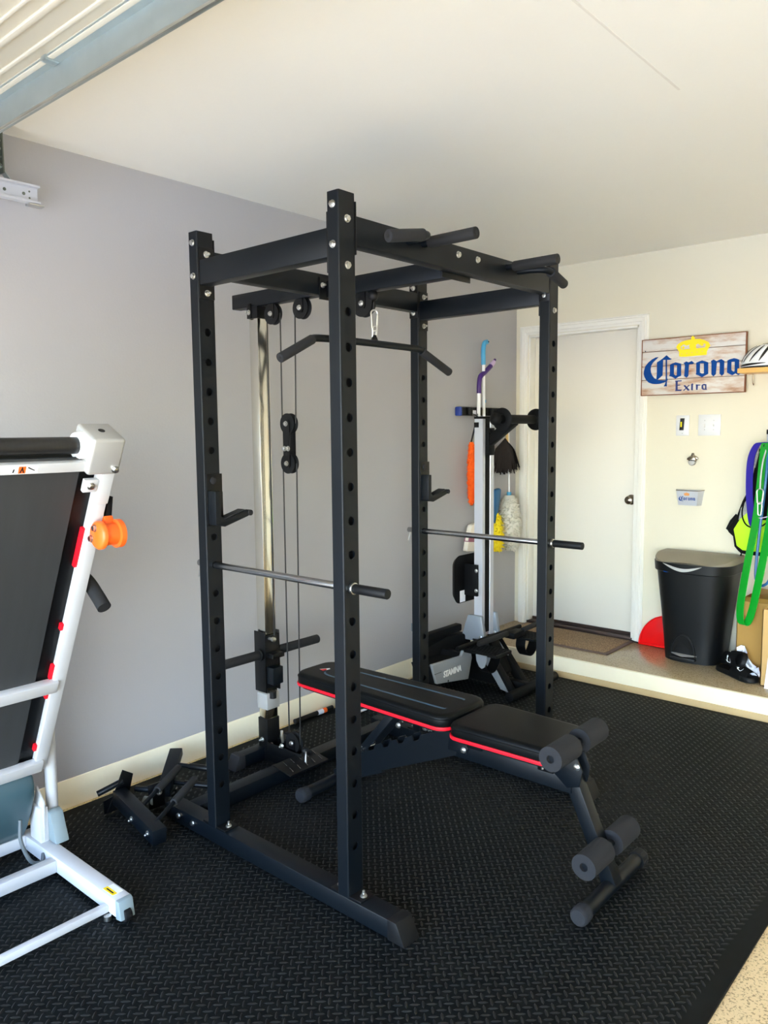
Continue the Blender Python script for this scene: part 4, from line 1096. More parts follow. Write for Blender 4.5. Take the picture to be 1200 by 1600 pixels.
part(SG, 'knot_hole', MB().cyl((0.972, SY-0.001, 2.018), (0.972, SY+0.001, 2.018), 0.004, 8), 'hole_black')
def glyph_groups(k):
    g = GLYPHS[k]
    return [[l] for l in g] if k in ('C', 'x') else [g]
for k in ('C', 'o', 'r', 'o2', 'n', 'a'):
    part(SG, 'letter', poly_fill(glyph_groups(k), lambda a, b, t: (a, SY-0.0005-t, b), 0.0028), 'sign_blue')
for k in ('E', 'x', 't', 'r2', 'a2'):
    part(SG, 'letter', poly_fill(glyph_groups(k), lambda a, b, t: (a, SY-0.0005-t, b), 0.0022), 'sign_navy')
crn = part(SG, 'crown', poly_fill(glyph_groups('crown'), lambda a, b, t: (a, SY-0.0005-t, b), 0.0022), 'sign_yellow')
cxs = [p[0] for p in GLYPHS['crown'][0]]; czs = [p[1] for p in GLYPHS['crown'][0]]
ccx, cz0, cz1 = (min(cxs)+max(cxs))/2, min(czs), max(czs)
for dx, dz, r in ((-0.008, 0.062, 0.0155), (-0.060, 0.056, 0.008), (0.052, 0.066, 0.009)):
    part(crn, 'crown_ball', MB().cyl((ccx+dx, SY-0.0005, cz0+dz), (ccx+dx, SY-0.0028, cz0+dz), r, 16), 'sign_yellow')
for kx in range(5):
    part(crn, 'crown_dot', MB().cyl((ccx-0.068+0.031*kx, SY-0.0027, cz0+0.018+0.0016*kx), (ccx-0.068+0.031*kx, SY-0.0032, cz0+0.018+0.0016*kx), 0.0032, 8), 'bamboo')

# ------------------------------------------------------------------ switches, opener, cap catcher
def wall_plate(name, x0, x1, z0, z1, label):
    return solo(name, MB().box(x0, x1, -0.007, -0.0005, z0, z1), 'switch_white', ((x0+x1)/2, -0.0005, z0), label, 'switch', bevel=0.002)
d = wall_plate('dimmer_switch', 1.166, 1.248, 1.486, 1.612, 'white wall plate with a black dimmer slider')
part(d, 'dimmer_body', MB().prism_y([(1.188, 1.520), (1.214, 1.520), (1.219, 1.594), (1.193, 1.594)], -0.0105, -0.0065), 'hole_black', bevel=0.0008)
part(d, 'slider', MB().box(1.1955, 1.2045, -0.0135, -0.0105, 1.540, 1.572), 'fluff_yellow', bevel=0.001)
part(d, 'screw', MB().cyl((1.207, -0.007, 1.500), (1.207, -0.0078, 1.500), 0.003, 10), 'silver_plastic')
d = wall_plate('light_switch', 1.303, 1.436, 1.486, 1.614, 'white double toggle light switch plate')
for xx, up_ in ((1.342, -1), (1.396, 1)):
    tg = part(d, 'toggle', MB().prism_x([(-0.0065, 1.540), (-0.0065, 1.560), (-0.0175, 1.550+0.012*up_), (-0.0165, 1.544+0.012*up_)], xx-0.005, xx+0.005), 'switch_white', bevel=0.001)
    for zz in (1.578, 1.522): part(d, 'screw', MB().cyl((xx, -0.007, zz), (xx, -0.0078, zz), 0.003, 10), 'silver_plastic')
BO = thing('bottle_opener', (1.276, 0.0, 1.31), 'wall mounted metal bottle opener below the switches', 'bottle opener')
part(BO, 'mount', MB().prism_y([(1.272, 1.380), (1.282, 1.380), (1.285, 1.365), (1.302, 1.357), (1.312, 1.347), (1.306, 1.337), (1.298, 1.335), (1.254, 1.335), (1.242, 1.337), (1.243, 1.346), (1.256, 1.358), (1.268, 1.365)], -0.016, -0.0005), 'nickel', bevel=0.003)
part(BO, 'hood', MB().lathe((1.276, -0.001, 1.340), (0, -1, 0), [(0, 0.024), (0.012, 0.026), (0.022, 0.020), (0.026, 0.0)], 20), 'nickel')
part(BO, 'disc', MB().lathe((1.276, -0.004, 1.322), (0, -1, 0), [(0, 0.020), (0.018, 0.021), (0.023, 0.017), (0.024, 0.0)], 24), 'silver_plastic')
part(BO, 'catch', MB().box(1.258, 1.294, -0.028, -0.020, 1.331, 1.336), 'hole_black')
CC = thing('cap_catcher', (1.262, 0.0, 1.05), 'small silver cap catcher bin with blue lettering on the cream wall', 'cap catcher')
T_, B_ = 1.150, 1.055
cf = MB()
yo = -0.055
cf.loft([[V(1.200, -0.0005, B_), V(1.336, -0.0005, B_), V(1.322, yo+0.012, B_), V(1.208, yo+0.012, B_)], [V(1.180, -0.0005, T_), V(1.352, -0.0005, T_), V(1.332, yo, T_-0.003), V(1.197, yo, T_-0.003)]], cap1=False, smooth=False)
part(CC, 'bin', cf, 'alu')
rim = [V(1.180, -0.001, T_), V(1.197, yo, T_-0.003), V(1.332, yo, T_-0.003), V(1.352, -0.001, T_)]
part(CC, 'rim', MB().tube(rim, 0.0022, 8), 'nickel')
part(CC, 'inside', MB().add([(1.185, -0.002, T_-0.02), (1.348, -0.002, T_-0.02), (1.330, yo+0.004, T_-0.02), (1.200, yo+0.004, T_-0.02)], [(0,1,2,3)]), 'hole_black')
def on_bin(a, b, t):
    u = (a-0.965)/(1.565-0.965); v = (b-1.80)/(2.0-1.80)
    z = 1.080+v*0.036; k = (z-B_)/(T_-B_)
    x = 1.212+u*0.105
    return (x, yo+0.012*(1-k)-0.0006-t, z)
for k in ('C', 'o', 'r', 'o2', 'n', 'a'):
    part(CC, 'letter', poly_fill(glyph_groups(k), on_bin, 0.0006), 'sign_blue')
part(CC, 'crown', poly_fill([[[(cx, cz) for cx, cz in GLYPHS['crown'][0]]]], lambda a, b, t: on_bin(a-0.02, b+0.03, t), 0.0006), 'crown_orange')

# ------------------------------------------------------------------ shelf with helmet
SH = thing('wall_shelf', (1.98, -0.08, 1.84), 'light wooden wall shelf carrying a bike helmet', 'shelf')
part(SH, 'board', MB().box(1.570, 2.40, -0.165, -0.001, 1.843, 1.870), 'shelf_wood', bevel=0.002)
for xx in (1.80, 2.25): part(SH, 'bracket', MB().prism_x([(-0.001, 1.8425), (-0.13, 1.8425), (-0.13, 1.832), (-0.012, 1.74), (-0.001, 1.74)], xx-0.01, xx+0.01), 'shelf_wood', bevel=0.001)
part(SH, 'hook', MB().tube(spline([(1.618, -0.03, 1.844), (1.618, -0.03, 1.800), (1.620, -0.032, 1.786), (1.626, -0.045, 1.778), (1.628, -0.055, 1.786)], 5), 0.0028, 8), 'nickel')
HM = thing('bike_helmet', (1.715, -0.095, 1.87), 'white bicycle helmet with black vents on the shelf', 'helmet')
hc = V(1.715, -0.095, 1.892); hr = (0.148, 0.10, 0.112)
def hpt(u, v, k=1.0):
    """u: 0..2pi around, v: 0 rim .. 1 top"""
    t = v*math.pi/2
    nose = 1.0+0.04*math.cos(u)
    return V(hc.x+hr[0]*k*math.cos(t)**0.8*math.cos(u)*nose, hc.y+hr[1]*k*math.cos(t)**0.8*math.sin(u), hc.z-0.018*(1-v)+hr[2]*k*math.sin(t))
part(HM, 'shell', MB().loft([[hpt(2*math.pi*i/36, j/10) for i in range(36)] for j in range(11)]), 'helmet_white', sa=60)
def strip(pts_uv, w, name='vent', m='helmet_black', k=1.012):
    P = [hpt(u, v, k) for u, v in pts_uv]
    n = len(P); mb = MB(); vs = []
    for i in range(n):
        t = (P[min(i+1, n-1)]-P[max(i-1, 0)]).normalized(); nn = (P[i]-hc).normalized(); sd = t.cross(nn).normalized()
        ww = w*math.sin(math.pi*(i+0.35)/(n-0.3))**0.7
        vs += [P[i]-sd*ww+nn*0.0, P[i]+nn*0.0025, P[i]+sd*ww+nn*0.0]
    mb.add(vs, [(i*3+a, i*3+a+1, (i+1)*3+a+1, (i+1)*3+a) for i in range(n-1) for a in (0, 1)])
    part(HM, name, mb, m)
for base in (3.30, 3.75, 4.15, 4.55, 4.95, 5.35, 5.75):
    strip([(base+0.42*s_/8, 0.16+0.60*s_/8) for s_ in range(9)], 0.0085)
for base in (0.4, 1.0, 1.6, 2.2, 2.8):
    strip([(base-0.3*s_/8, 0.2+0.55*s_/8) for s_ in range(9)], 0.009)
strip([(4.71-0.95+1.9*s_/8, 0.90+0.03*math.sin(math.pi*s_/8)) for s_ in range(9)], 0.010)
strip([(3.1+1.7*s_/10, 0.045+0.05*s_/10) for s_ in range(11)], 0.006)
part(HM, 'rim', MB().tube([hpt(2*math.pi*i/36, 0.0, 0.995) for i in range(37)], 0.004, 8, caps=False), 'helmet_black')

# ------------------------------------------------------------------ hooks, bag and bands on the back wall
HK = thing('wall_hook', (1.735, -0.05, 1.36), 'silver wall hook tube with a black cap holding bands', 'wall hook')
part(HK, 'tube', MB().cyl((1.735, -0.055, 1.36), (1.735, -0.055, 1.495), 0.023, 20), 'alu', sa=60)
part(HK, 'cap', MB().cyl((1.735, -0.055, 1.493), (1.735, -0.055, 1.520), 0.0245, 20), 'rubber_black', bevel=0.002, sa=60)
part(HK, 'wall_bracket', MB().box(1.715, 1.755, -0.035, -0.0005, 1.38, 1.44), 'plate_black', bevel=0.002)
part(HK, 'peg', MB().cyl((1.735, -0.055, 1.415), (1.735, -0.165, 1.43), 0.010, 12), 'plate_black', bevel=0.001)
part(HK, 'peg', MB().cyl((1.735, -0.055, 1.395), (1.66, -0.10, 1.405), 0.009, 12), 'plate_black', bevel=0.001)
BG = thing('sports_bag', (1.70, -0.06, 0.79), 'black sports bag with a neon yellow panel hanging on the wall', 'bag')
def bagp(poly, y0, y1, m, nm, bev=0.01): return part(BG, nm, MB().prism_y(poly, y0, y1), m, bevel=bev, segs=2)
bagp([(1.515, 0.925), (1.575, 1.02), (1.60, 1.10), (1.645, 1.20), (1.665, 1.33), (1.70, 1.435), (1.78, 1.43), (1.84, 1.30), (1.90, 1.10), (1.93, 0.93), (1.90, 0.80), (1.70, 0.785), (1.60, 0.79), (1.565, 0.83), (1.555, 0.89)], -0.105, -0.004, 'fabric_black', 'bag_body', 0.02)
bagp([(1.565, 0.935), (1.60, 1.00), (1.655, 1.055), (1.69, 1.00), (1.80, 1.0), (1.875, 0.93), (1.86, 0.84), (1.72, 0.812), (1.62, 0.815), (1.585, 0.84), (1.575, 0.89)], -0.115, -0.100, 'neon_yellow', 'neon_panel', 0.004)
bagp([(1.59, 0.99), (1.60, 1.06), (1.635, 1.12), (1.665, 1.11), (1.668, 1.06), (1.63, 1.02)], -0.111, -0.102, 'camo_grey', 'camo_panel', 0.002)
bagp([(1.626, 1.12), (1.640, 1.17), (1.656, 1.19), (1.660, 1.15), (1.645, 1.12)], -0.110, -0.102, 'gold_yellow', 'gold_panel', 0.001)
part(BG, 'side_strap', MB().ribbon([(1.575, -0.06, 1.01), (1.545, -0.062, 0.97), (1.522, -0.062, 0.918)], (0.8, 0, -0.6), 0.020, 0.004), 'fabric_black')
part(BG, 'drawcord', MB().tube(spline([(1.648, -0.112, 1.20), (1.612, -0.118, 1.06), (1.625, -0.122, 0.985), (1.665, -0.124, 0.955), (1.72, -0.126, 0.965), (1.77, -0.12, 1.01)], 6), 0.004, 8), 'fabric_black')
part(BG, 'hang_cord', MB().tube(spline([(1.600, -0.06, 0.795), (1.575, -0.04, 0.72), (1.545, -0.03, 0.655), (1.525, -0.03, 0.61)], 6), 0.004, 8), 'fabric_black')
part(BG, 'shoulder_patch', MB().prism_y([(1.655, 1.34), (1.668, 1.43), (1.690, 1.44), (1.688, 1.38), (1.672, 1.30)], -0.118, -0.104), 'camo_grey', bevel=0.002)
def band(name, pts, side, hw, m, label, th=0.0022):
    P = spline(pts, 8)
    base = min(P, key=lambda p: p.z)
    return solo(name, MB().ribbon(P, side, hw, th), m, tuple(base), label, 'resistance band', 'resistance bands on the hook')
band('resistance_band', [(1.735, -0.14, 1.445), (1.690, -0.137, 1.440), (1.660, -0.135, 1.38), (1.650, -0.135, 1.30), (1.652, -0.135, 1.16), (1.663, -0.135, 1.05), (1.672, -0.134, 0.99), (1.682, -0.133, 0.965)], (0.95, -0.25, 0.1), 0.021, 'band_purple', 'wide purple resistance band looped over the wall hook')
band('resistance_band', [(1.750, -0.165, 1.44), (1.790, -0.190, 1.36), (1.800, -0.225, 1.10), (1.782, -0.262, 0.85), (1.752, -0.288, 0.60), (1.736, -0.296, 0.50), (1.722, -0.300, 0.445), (1.702, -0.300, 0.418), (1.682, -0.296, 0.425), (1.670, -0.286, 0.47), (1.672, -0.278, 0.56), (1.692, -0.250, 0.78), (1.712, -0.215, 0.98), (1.722, -0.185, 1.20), (1.728, -0.168, 1.38), (1.735, -0.162, 1.445)], (0.80, -0.6, 0.05), 0.029, 'band_green', 'long green resistance band hanging down in front of the cardboard box')
tb_ = spline([(1.752, -0.16, 1.43), (1.758, -0.205, 1.25), (1.740, -0.222, 0.95), (1.730, -0.232, 0.72), (1.745, -0.236, 0.655), (1.778, -0.236, 0.645), (1.81, -0.232, 0.70), (1.83, -0.220, 0.90), (1.80, -0.19, 1.25), (1.765, -0.165, 1.43)], 8)
solo('exercise_tube', MB().tube(tb_, 0.0078, 10), 'tube_blue', (1.778, -0.236, 0.637), 'thin blue rubber exercise tube looped beside the green band', 'exercise tube')
part(BG, 'lilac_loop', MB().tube(spline([(1.668, -0.128, 1.055), (1.70, -0.15, 1.03), (1.745, -0.238, 1.025), (1.80, -0.20, 1.04)], 6), 0.003, 8), 'lilac')
carabiner((1.742, -0.250, 1.148), 0.042, 0.017, (1, 0, 0), (0, 0, 1), 'silver carabiner hanging from the blue exercise tube', 0.0038)
carabiner((1.744, -0.252, 1.078), 0.036, 0.011, (1, 0, 0), (0, 0, 1), 'second silver carabiner below, clipped to the hanging one', 0.0036)
solo('snap_strap', MB().tube(spline([(1.745, -0.165, 1.42), (1.742, -0.222, 1.34), (1.741, -0.246, 1.25), (1.742, -0.252, 1.190)], 6), 0.0045, 8), 'alu', (1.742, -0.25, 1.19), 'short pale cord tying the carabiners to the hook', 'cord')

# ------------------------------------------------------------------ trash can
TC = thing('trash_can', (1.365, -0.16, HS), 'tall black pedal trash can with a grey lid on the landing', 'trash can')
def can_ring(z, k, grow=0.0):
    """D-shaped section: flat back, bulged front; k 0 bottom .. 1 top"""
    w = 0.165+0.065*k+grow; yb_ = -0.035+0.015*k; yf = -0.262-0.050*k-grow; out = []
    out.append((1.368-w, yb_+grow)); 
    n = 40
    ys = -0.13
    for i in range(n+1):
        t = math.pi-math.pi*i/n
        c_, s_ = math.cos(t), math.sin(t)
        xx = (abs(c_)**0.62)*(1 if c_ >= 0 else -1)
        out.append((1.368+w*xx, ys-(ys-yf)*(s_**0.75 if s_ > 0 else 0)))
    out.append((1.368+w, yb_+grow))
    return [V(x, y, z) for x, y in out]
zs = [(HS, 0.0), (HS+0.02, 0.02), (HS+0.30, 0.45), (0.68, 0.92)]
body = part(TC, 'body', MB().loft([can_ring(z, k) for z, k in zs]), 'can_black', sa=40)
rimr = [can_ring(0.672, 0.93, 0.006), can_ring(0.676, 0.93, 0.010), can_ring(0.730, 1.0, 0.010)]
part(TC, 'lid_collar', MB().loft(rimr), 'can_black', sa=40)
# lid: dished in front
def lid_ring(k, dz0):
    r = can_ring(0.0, 1.0, 0.010*k-0.004)
    cx, cy = 1.368, -0.13
    out = []
    for p in r:
        x = cx+(p.x-cx)*k; y = cy+(p.y-cy)*k
        front = max(0.0, min(1.0, (-0.13-y)/0.18))
        mid = math.exp(-((x-1.35)/0.11)**2)
        z = 0.772-0.040*front**1.5-0.032*mid*front**2+dz0
        out.append(V(x, y, z))
    return out
lid = MB().loft([[V(p.x, p.y, 0.728) for p in lid_ring(1.0, 0)], lid_ring(1.0, -0.008), lid_ring(0.985, 0.0), lid_ring(0.6, 0.006), lid_ring(0.2, 0.009)])
part(TC, 'lid', lid, 'lid_grey', sa=40)
def can_front(x, k, grow):
    w = 0.165+0.065*k+grow; yf = -0.262-0.050*k-grow
    c_ = min(0.999, abs((x-1.368)/w))**(1/0.62)
    return V(x, -0.13-(-0.13-yf)*(math.sqrt(1-c_*c_)**0.75), 0.0)
gp_ = [can_front(1.225+0.235*i/20, 1.0, 0.012) for i in range(21)]
vs = []
for i, p in enumerate(gp_):
    mid = math.exp(-((p.x-1.35)/0.11)**2)
    zt = 0.734-0.032*mid+0.002
    vs += [V(p.x, p.y, zt), V(p.x, p.y-0.002, zt-0.018*math.sin(math.pi*i/20)**0.8-0.001)]
part(TC, 'front_trim', MB().add(vs, [(2*i, 2*i+1, 2*i+3, 2*i+2) for i in range(len(gp_)-1)]), 'silver_plastic')
# pedal recess arch and pedal
ar = [(1.272, 0.150)]+[(1.345-0.073*math.cos(math.pi*i/14), 0.16+0.135*math.sin(math.pi*i/14)) for i in range(15)]+[(1.418, 0.150)]
def on_can(x, z, o):
    k = (z-HS)/0.56*0.92
    w = 0.165+0.065*k; yf = -0.262-0.050*k
    u = min(0.999, abs((x-1.368)/w)); c_ = u**(1/0.62); s_ = math.sqrt(max(0.0, 1-c_*c_))
    return V(x, -0.13-(-0.13-yf)*(s_**0.75)-o, z)
part(TC, 'pedal_recess', MB().tube([on_can(x, z, 0.0005) for x, z in ar], 0.006, 8), 'can_black')
part(TC, 'pedal_arch', MB().add([on_can(x, z, 0.0012) for x, z in ar], [tuple(range(len(ar)))]), 'rubber_black')
pd = MB().loft([[V(1.275, -0.262, 0.165), V(1.350, -0.300, 0.165), V(1.425, -0.262, 0.165), V(1.35, -0.25, 0.165)], [V(1.272, -0.264, 0.175), V(1.350, -0.316, 0.171), V(1.430, -0.266, 0.175), V(1.35, -0.255, 0.178)]], smooth=False)
part(TC, 'pedal', pd, 'silver_plastic', bevel=0.002)
part(TC, 'pedal_slot', MB().box(1.275, 1.425, -0.292, -0.262, 0.143, 0.158), 'hole_black', bevel=0.003)
part(TC, 'liner_peek', MB().ball(on_can(1.245, 0.675, 0.004), 0.020, 0.008, 0.006), 'sign_blue')
part(TC, 'hinge_pin', MB().cyl((1.598, -0.05, 0.70), (1.606, -0.05, 0.70), 0.010, 12), 'can_black')
piece(TC, 'bolt', BOLT, None, (1.53, -0.245, 0.705), (0.7,-0.7,0)).scale = (0.5, 0.5, 0.5)

# dustpan behind the can
dp = [(0.972, 0.0)]+[(0.972+0.19*(1-math.cos(math.pi/2*i/10)), 0.205*math.sin(math.pi/2*i/10)) for i in range(11)]+[(1.30, 0.205), (1.30, 0.0)]
DPN = thing('dustpan', (1.10, -0.03, HS), 'red plastic dustpan standing against the wall behind the trash can', 'dustpan')
dpm = MB().prism(dp, lambda a, b: (a, -0.034+b*0.08, HS+0.001+b), lambda a, b: (a, -0.024+b*0.08, HS+0.001+b))
part(DPN, 'pan', dpm, 'red_plastic', bevel=0.002)
part(DPN, 'lip', MB().tube([V(a, -0.036+b*0.08, HS+0.003+b) for a, b in dp[1:12]], 0.0045, 8), 'red_plastic')
part(DPN, 'edge', MB().box(0.974, 1.30, -0.040, -0.033, HS+0.001, HS+0.014), 'red_plastic', bevel=0.001)

# ------------------------------------------------------------------ door mat
DM = thing('door_mat', (0.51, -0.215, HS), 'brown speckled door mat in front of the white door', 'door mat')
part(DM, 'pile', MB().box(0.13, 0.905, -0.395, -0.035, HS+0.0005, HS+0.011), 'doormat_fibre', bevel=0.002)
part(DM, 'border', MB().prism_z(rrect(0.105, 0.932, -0.422, -0.008, 0.008, 3), HS+0.0003, HS+0.007), 'doormat_edge', bevel=0.002)
solo('wall_cable', MB().tube(spline([(0.905, -0.012, HS+0.010), (0.94, -0.027, HS+0.0065), (0.985, -0.030, HS+0.006), (1.05, -0.018, HS+0.006)], 6), 0.005, 8), 'cable_black', (0.96, -0.03, HS), 'short black cable on the landing at the door frame foot', 'cable')

# ------------------------------------------------------------------ slides, boxes and papers
def slide(name, label, M):
    t = thing(name, tuple(M @ V(0, 0, 0)), label, 'sandal', 'slide sandals')
    out = [(0.0, 0.030), (0.02, 0.040), (0.10, 0.038), (0.16, 0.044), (0.22, 0.050), (0.265, 0.044), (0.285, 0.025), (0.290, 0.0), (0.285, -0.026), (0.265, -0.044), (0.22, -0.050), (0.16, -0.042), (0.10, -0.036), (0.02, -0.038), (0.0, -0.028), (-0.006, 0.0)]
    rings = []
    for k, z in ((0.95, 0.0), (1.02, 0.006), (1.0, 0.024), (0.96, 0.030)):
        rings.append([M @ V(0.14+(x-0.14)*k, y*k, z+0.004*(1-math.cos((x-0.1)*8))) for x, y in out])
    part(t, 'sole', MB().loft(rings), 'rubber_black', sa=50)
    st = []
    for x, kk in ((0.125, 0.9), (0.15, 1.0), (0.19, 1.03), (0.235, 1.0), (0.262, 0.9)):
        st.append([M @ V(x, 0.050*kk*math.cos(math.pi*i/12), 0.012+0.060*kk*math.sin(math.pi*i/12)*(1.0 if x < 0.2 else 0.86)) for i in range(13)])
    mb = MB(); n = 13
    mb.add([p for r in st for p in r], [(i*n+k, i*n+k+1, (i+1)*n+k+1, (i+1)*n+k) for i in range(4) for k in range(12)], True)
    so = part(t, 'strap', mb, 'fabric_black')
    # white tick mark across the strap
    tick = [(0.150, -0.060), (0.165, -0.050), (0.185, -0.020), (0.200, 0.030), (0.188, -0.005), (0.176, -0.022), (0.162, -0.034), (0.150, -0.040)]
    tick = [(-0.036, 0.206), (-0.030, 0.214), (-0.018, 0.213), (0.000, 0.200), (0.034, 0.166), (-0.004, 0.184), (-0.022, 0.186), (-0.026, 0.178), (-0.022, 0.166), (-0.034, 0.180)]
    def on_strap(a, b, tt):
        yy = max(-0.048, min(0.048, a)); x = b
        zz = 0.012+0.062*math.sqrt(max(0.0, 1-(yy/0.0515)**2))*(1.0 if x < 0.2 else 0.9)
        return M @ V(x, yy, zz+0.0015+tt)
    part(so, 'tick_mark', poly_fill([[tick]], on_strap, 0.0012), 'text_white')
    return t
M1 = Matrix.Translation((1.565, -0.268, HS)) @ Matrix.Rotation(math.radians(-33), 4, 'Z')
slide('slide_sandal', 'black slide sandal with a white tick lying flat on the landing', M1)
M2 = Matrix.Translation((1.605, -0.205, HS+0.052)) @ Matrix.Rotation(math.radians(-25), 4, 'Z') @ Matrix.Rotation(math.radians(62), 4, 'X') @ Matrix.Rotation(math.radians(-28), 4, 'Y') @ Matrix.Translation((-0.06, 0, 0))
slide('slide_sandal', 'black slide sandal tipped on its side behind the flat one', M2)
def box_thing(name, x0, x1, y0, y1, z1, label, m):
    t = thing(name, ((x0+x1)/2, (y0+y1)/2, HS), label, 'box', 'cardboard boxes on the landing')
    mb = MB(); 
    for a in ((x0, x1, y0, y0+0.004), (x0, x1, y1-0.004, y1), (x0, x0+0.004, y0, y1), (x1-0.004, x1, y0, y1)):
        mb.box(a[0], a[1], a[2], a[3], HS, z1)
    mb.box(x0, x1, y0, y1, HS, HS+0.004)
    part(t, 'box_walls', mb, m)
    return t
b1 = box_thing('cardboard_box', 1.648, 1.99, -0.265, -0.012, 0.545, 'tall brown cardboard box against the wall below the bands', 'cardboard')
part(b1, 'flap', MB().add([(1.66, -0.263, 0.545), (1.985, -0.263, 0.545), (1.99, -0.20, 0.556), (1.68, -0.20, 0.560)], [(0,1,2,3)]), 'cardboard')
part(b1, 'flap', MB().add([(1.66, -0.014, 0.545), (1.985, -0.014, 0.545), (1.96, -0.09, 0.585), (1.69, -0.09, 0.60)], [(0,1,2,3)]), 'cardboard_light')
part(b1, 'print_mark', MB().box(1.66, 1.69, -0.2658, -0.2652, 0.20, 0.225), 'doormat_edge')
b2 = box_thing('cardboard_box', 1.830, 2.14, -0.428, -0.275, 0.548, 'lighter flat cardboard box standing in front at the right edge', 'cardboard_light')
PW = thing('crumpled_paper', (1.70, -0.30, HS), 'crumpled white paper stuffed between the sandals and the box', 'paper')
rr = random.Random(3)
for k in range(2):
    mb = MB(); nx, nz = 6, 8; vs = []
    for i in range(nx+1):
        for j in range(nz+1):
            u, v = i/nx, j/nz
            x = 1.665+0.115*u+0.03*k; z = HS+0.004+(0.155-0.06*u-0.03*k+0.03*math.sin(5*u+2*k))*v
            y = -0.292-0.035*k-0.05*u+0.014*math.sin(9*u+5*v+3*k)+rr.uniform(-0.006, 0.006)
            vs.append(V(x, y, z))
    mb.add(vs, [(i*(nz+1)+j, (i+1)*(nz+1)+j, (i+1)*(nz+1)+j+1, i*(nz+1)+j+1) for i in range(nx) for j in range(nz)], True)
    part(PW, 'sheet', mb, 'paper_white', sa=25)
PP = thing('white_card', (1.95, -0.46, HS), 'white printed card leaning on the light box at the picture edge', 'card')
part(PP, 'panel', MB().prism([(1.862, 0.0), (2.10, 0.0), (2.10, 0.19), (1.885, 0.19), (1.880, 0.168), (1.868, 0.165)], lambda a, b: (a, -0.470+b*0.18, HS+0.0005+b), lambda a, b: (a, -0.465+b*0.18, HS+0.0005+b)), 'paper_white')

# ------------------------------------------------------------------ broom rack and cleaning tools on the grey wall
BR = thing('broom_holder', (0.03, -0.50, 1.63), 'black wall mounted broom holder with a blue end cap', 'broom holder')
part(BR, 'rail', MB().box(0.002, 0.045, -0.74, -0.262, 1.628, 1.684), 'plate_black', bevel=0.006)
part(BR, 'end_cap', MB().box(0.001, 0.047, -0.752, -0.728, 1.626, 1.686), 'blue_cap', bevel=0.008)
for yy in (-0.66, -0.555, -0.49, -0.40, -0.30):
    part(BR, 'clamp', MB().cyl((0.058, yy, 1.632), (0.058, yy, 1.680), 0.018, 16), 'rubber_black', bevel=0.002)
for yy, m_ in ((-0.595, 'paper_white'), (-0.49, 'fluff_yellow')): part(BR, 'sticker', MB().box(0.0455, 0.0462, yy-0.022, yy+0.022, 1.632, 1.664), m_)
for yy in (-0.62, -0.35): part(BR, 'hook', MB().tube(spline([(0.045, yy, 1.640), (0.075, yy, 1.632), (0.085, yy, 1.618), (0.090, yy, 1.640)], 5), 0.003, 8), 'plate_black')
# mop with purple crook handle
MP = thing('mop', (0.062, -0.57, 0.80), 'white pole mop with a bent purple handle in the broom holder', 'mop')
part(MP, 'pole', MB().cyl((0.062, -0.572, 0.92), (0.062, -0.565, 1.80), 0.0125, 16), 'white_plastic')
part(MP, 'handle', MB().tube(spline([(0.062, -0.564, 1.775), (0.062, -0.562, 1.84), (0.062, -0.548, 1.885), (0.062, -0.49, 1.92), (0.062, -0.425, 1.962)], 6), [0.0155]*12+[0.017]*6+[0.0165]*7, 14), 'handle_purple')
part(MP, 'handle_tip', MB().tube([(0.062, -0.428, 1.960), (0.062, -0.395, 1.985), (0.062, -0.385, 1.995)], [0.0165, 0.015, 0.012], 12), 'lilac')
part(MP, 'handle_cap', MB().tube([(0.062, -0.388, 1.992), (0.062, -0.372, 2.008)], [0.011, 0.009], 12), 'handle_purple')
part(MP, 'mop_cloth', MB().prism([(-0.715, 0.0), (-0.53, -0.02), (-0.55, 0.14), (-0.60, 0.18), (-0.66, 0.17)], lambda a, b: (0.035, a, 0.735+b), lambda a, b: (0.075, a, 0.735+b)), 'cloth_cream', bevel=0.008)
part(MP, 'cloth_stripe', MB().prism([(-0.695, 0.062), (-0.545, 0.045), (-0.547, 0.075), (-0.685, 0.092)], lambda a, b: (0.0352, a, 0.735+b), lambda a, b: (0.0765, a, 0.735+b)), 'cloth_stripe')
# brush with blue handle
BP = thing('scrub_brush', (0.062, -0.505, 0.9), 'long white pole with a curved light blue handle in the broom holder', 'brush')
part(BP, 'pole', MB().cyl((0.062, -0.492, 0.95), (0.062, -0.512, 1.99), 0.0105, 16), 'white_plastic')
part(BP, 'handle', MB().tube(spline([(0.062, -0.512, 1.965), (0.062, -0.514, 2.03), (0.062, -0.512, 2.075), (0.062, -0.500, 2.108), (0.062, -0.472, 2.118)], 6), 0.0155, 14), 'handle_blue')
part(BP, 'hang_hole', MB().cyl((0.078, -0.476, 2.117), (0.0792, -0.476, 2.117), 0.005, 10), 'hole_black')
part(BP, 'pole_ring', MB().cyl((0.062, -0.4990, 1.715), (0.062, -0.4995, 1.735), 0.0118, 16), 'handle_blue')
part(BP, 'brush_head', MB().prism([(-0.415, 0.0), (-0.375, -0.02), (-0.325, 0.10), (-0.300, 0.215), (-0.320, 0.225), (-0.385, 0.215)], lambda a, b: (0.04, a, 0.905+b), lambda a, b: (0.075, a, 0.905+b)), 'brush_blue', bevel=0.008)
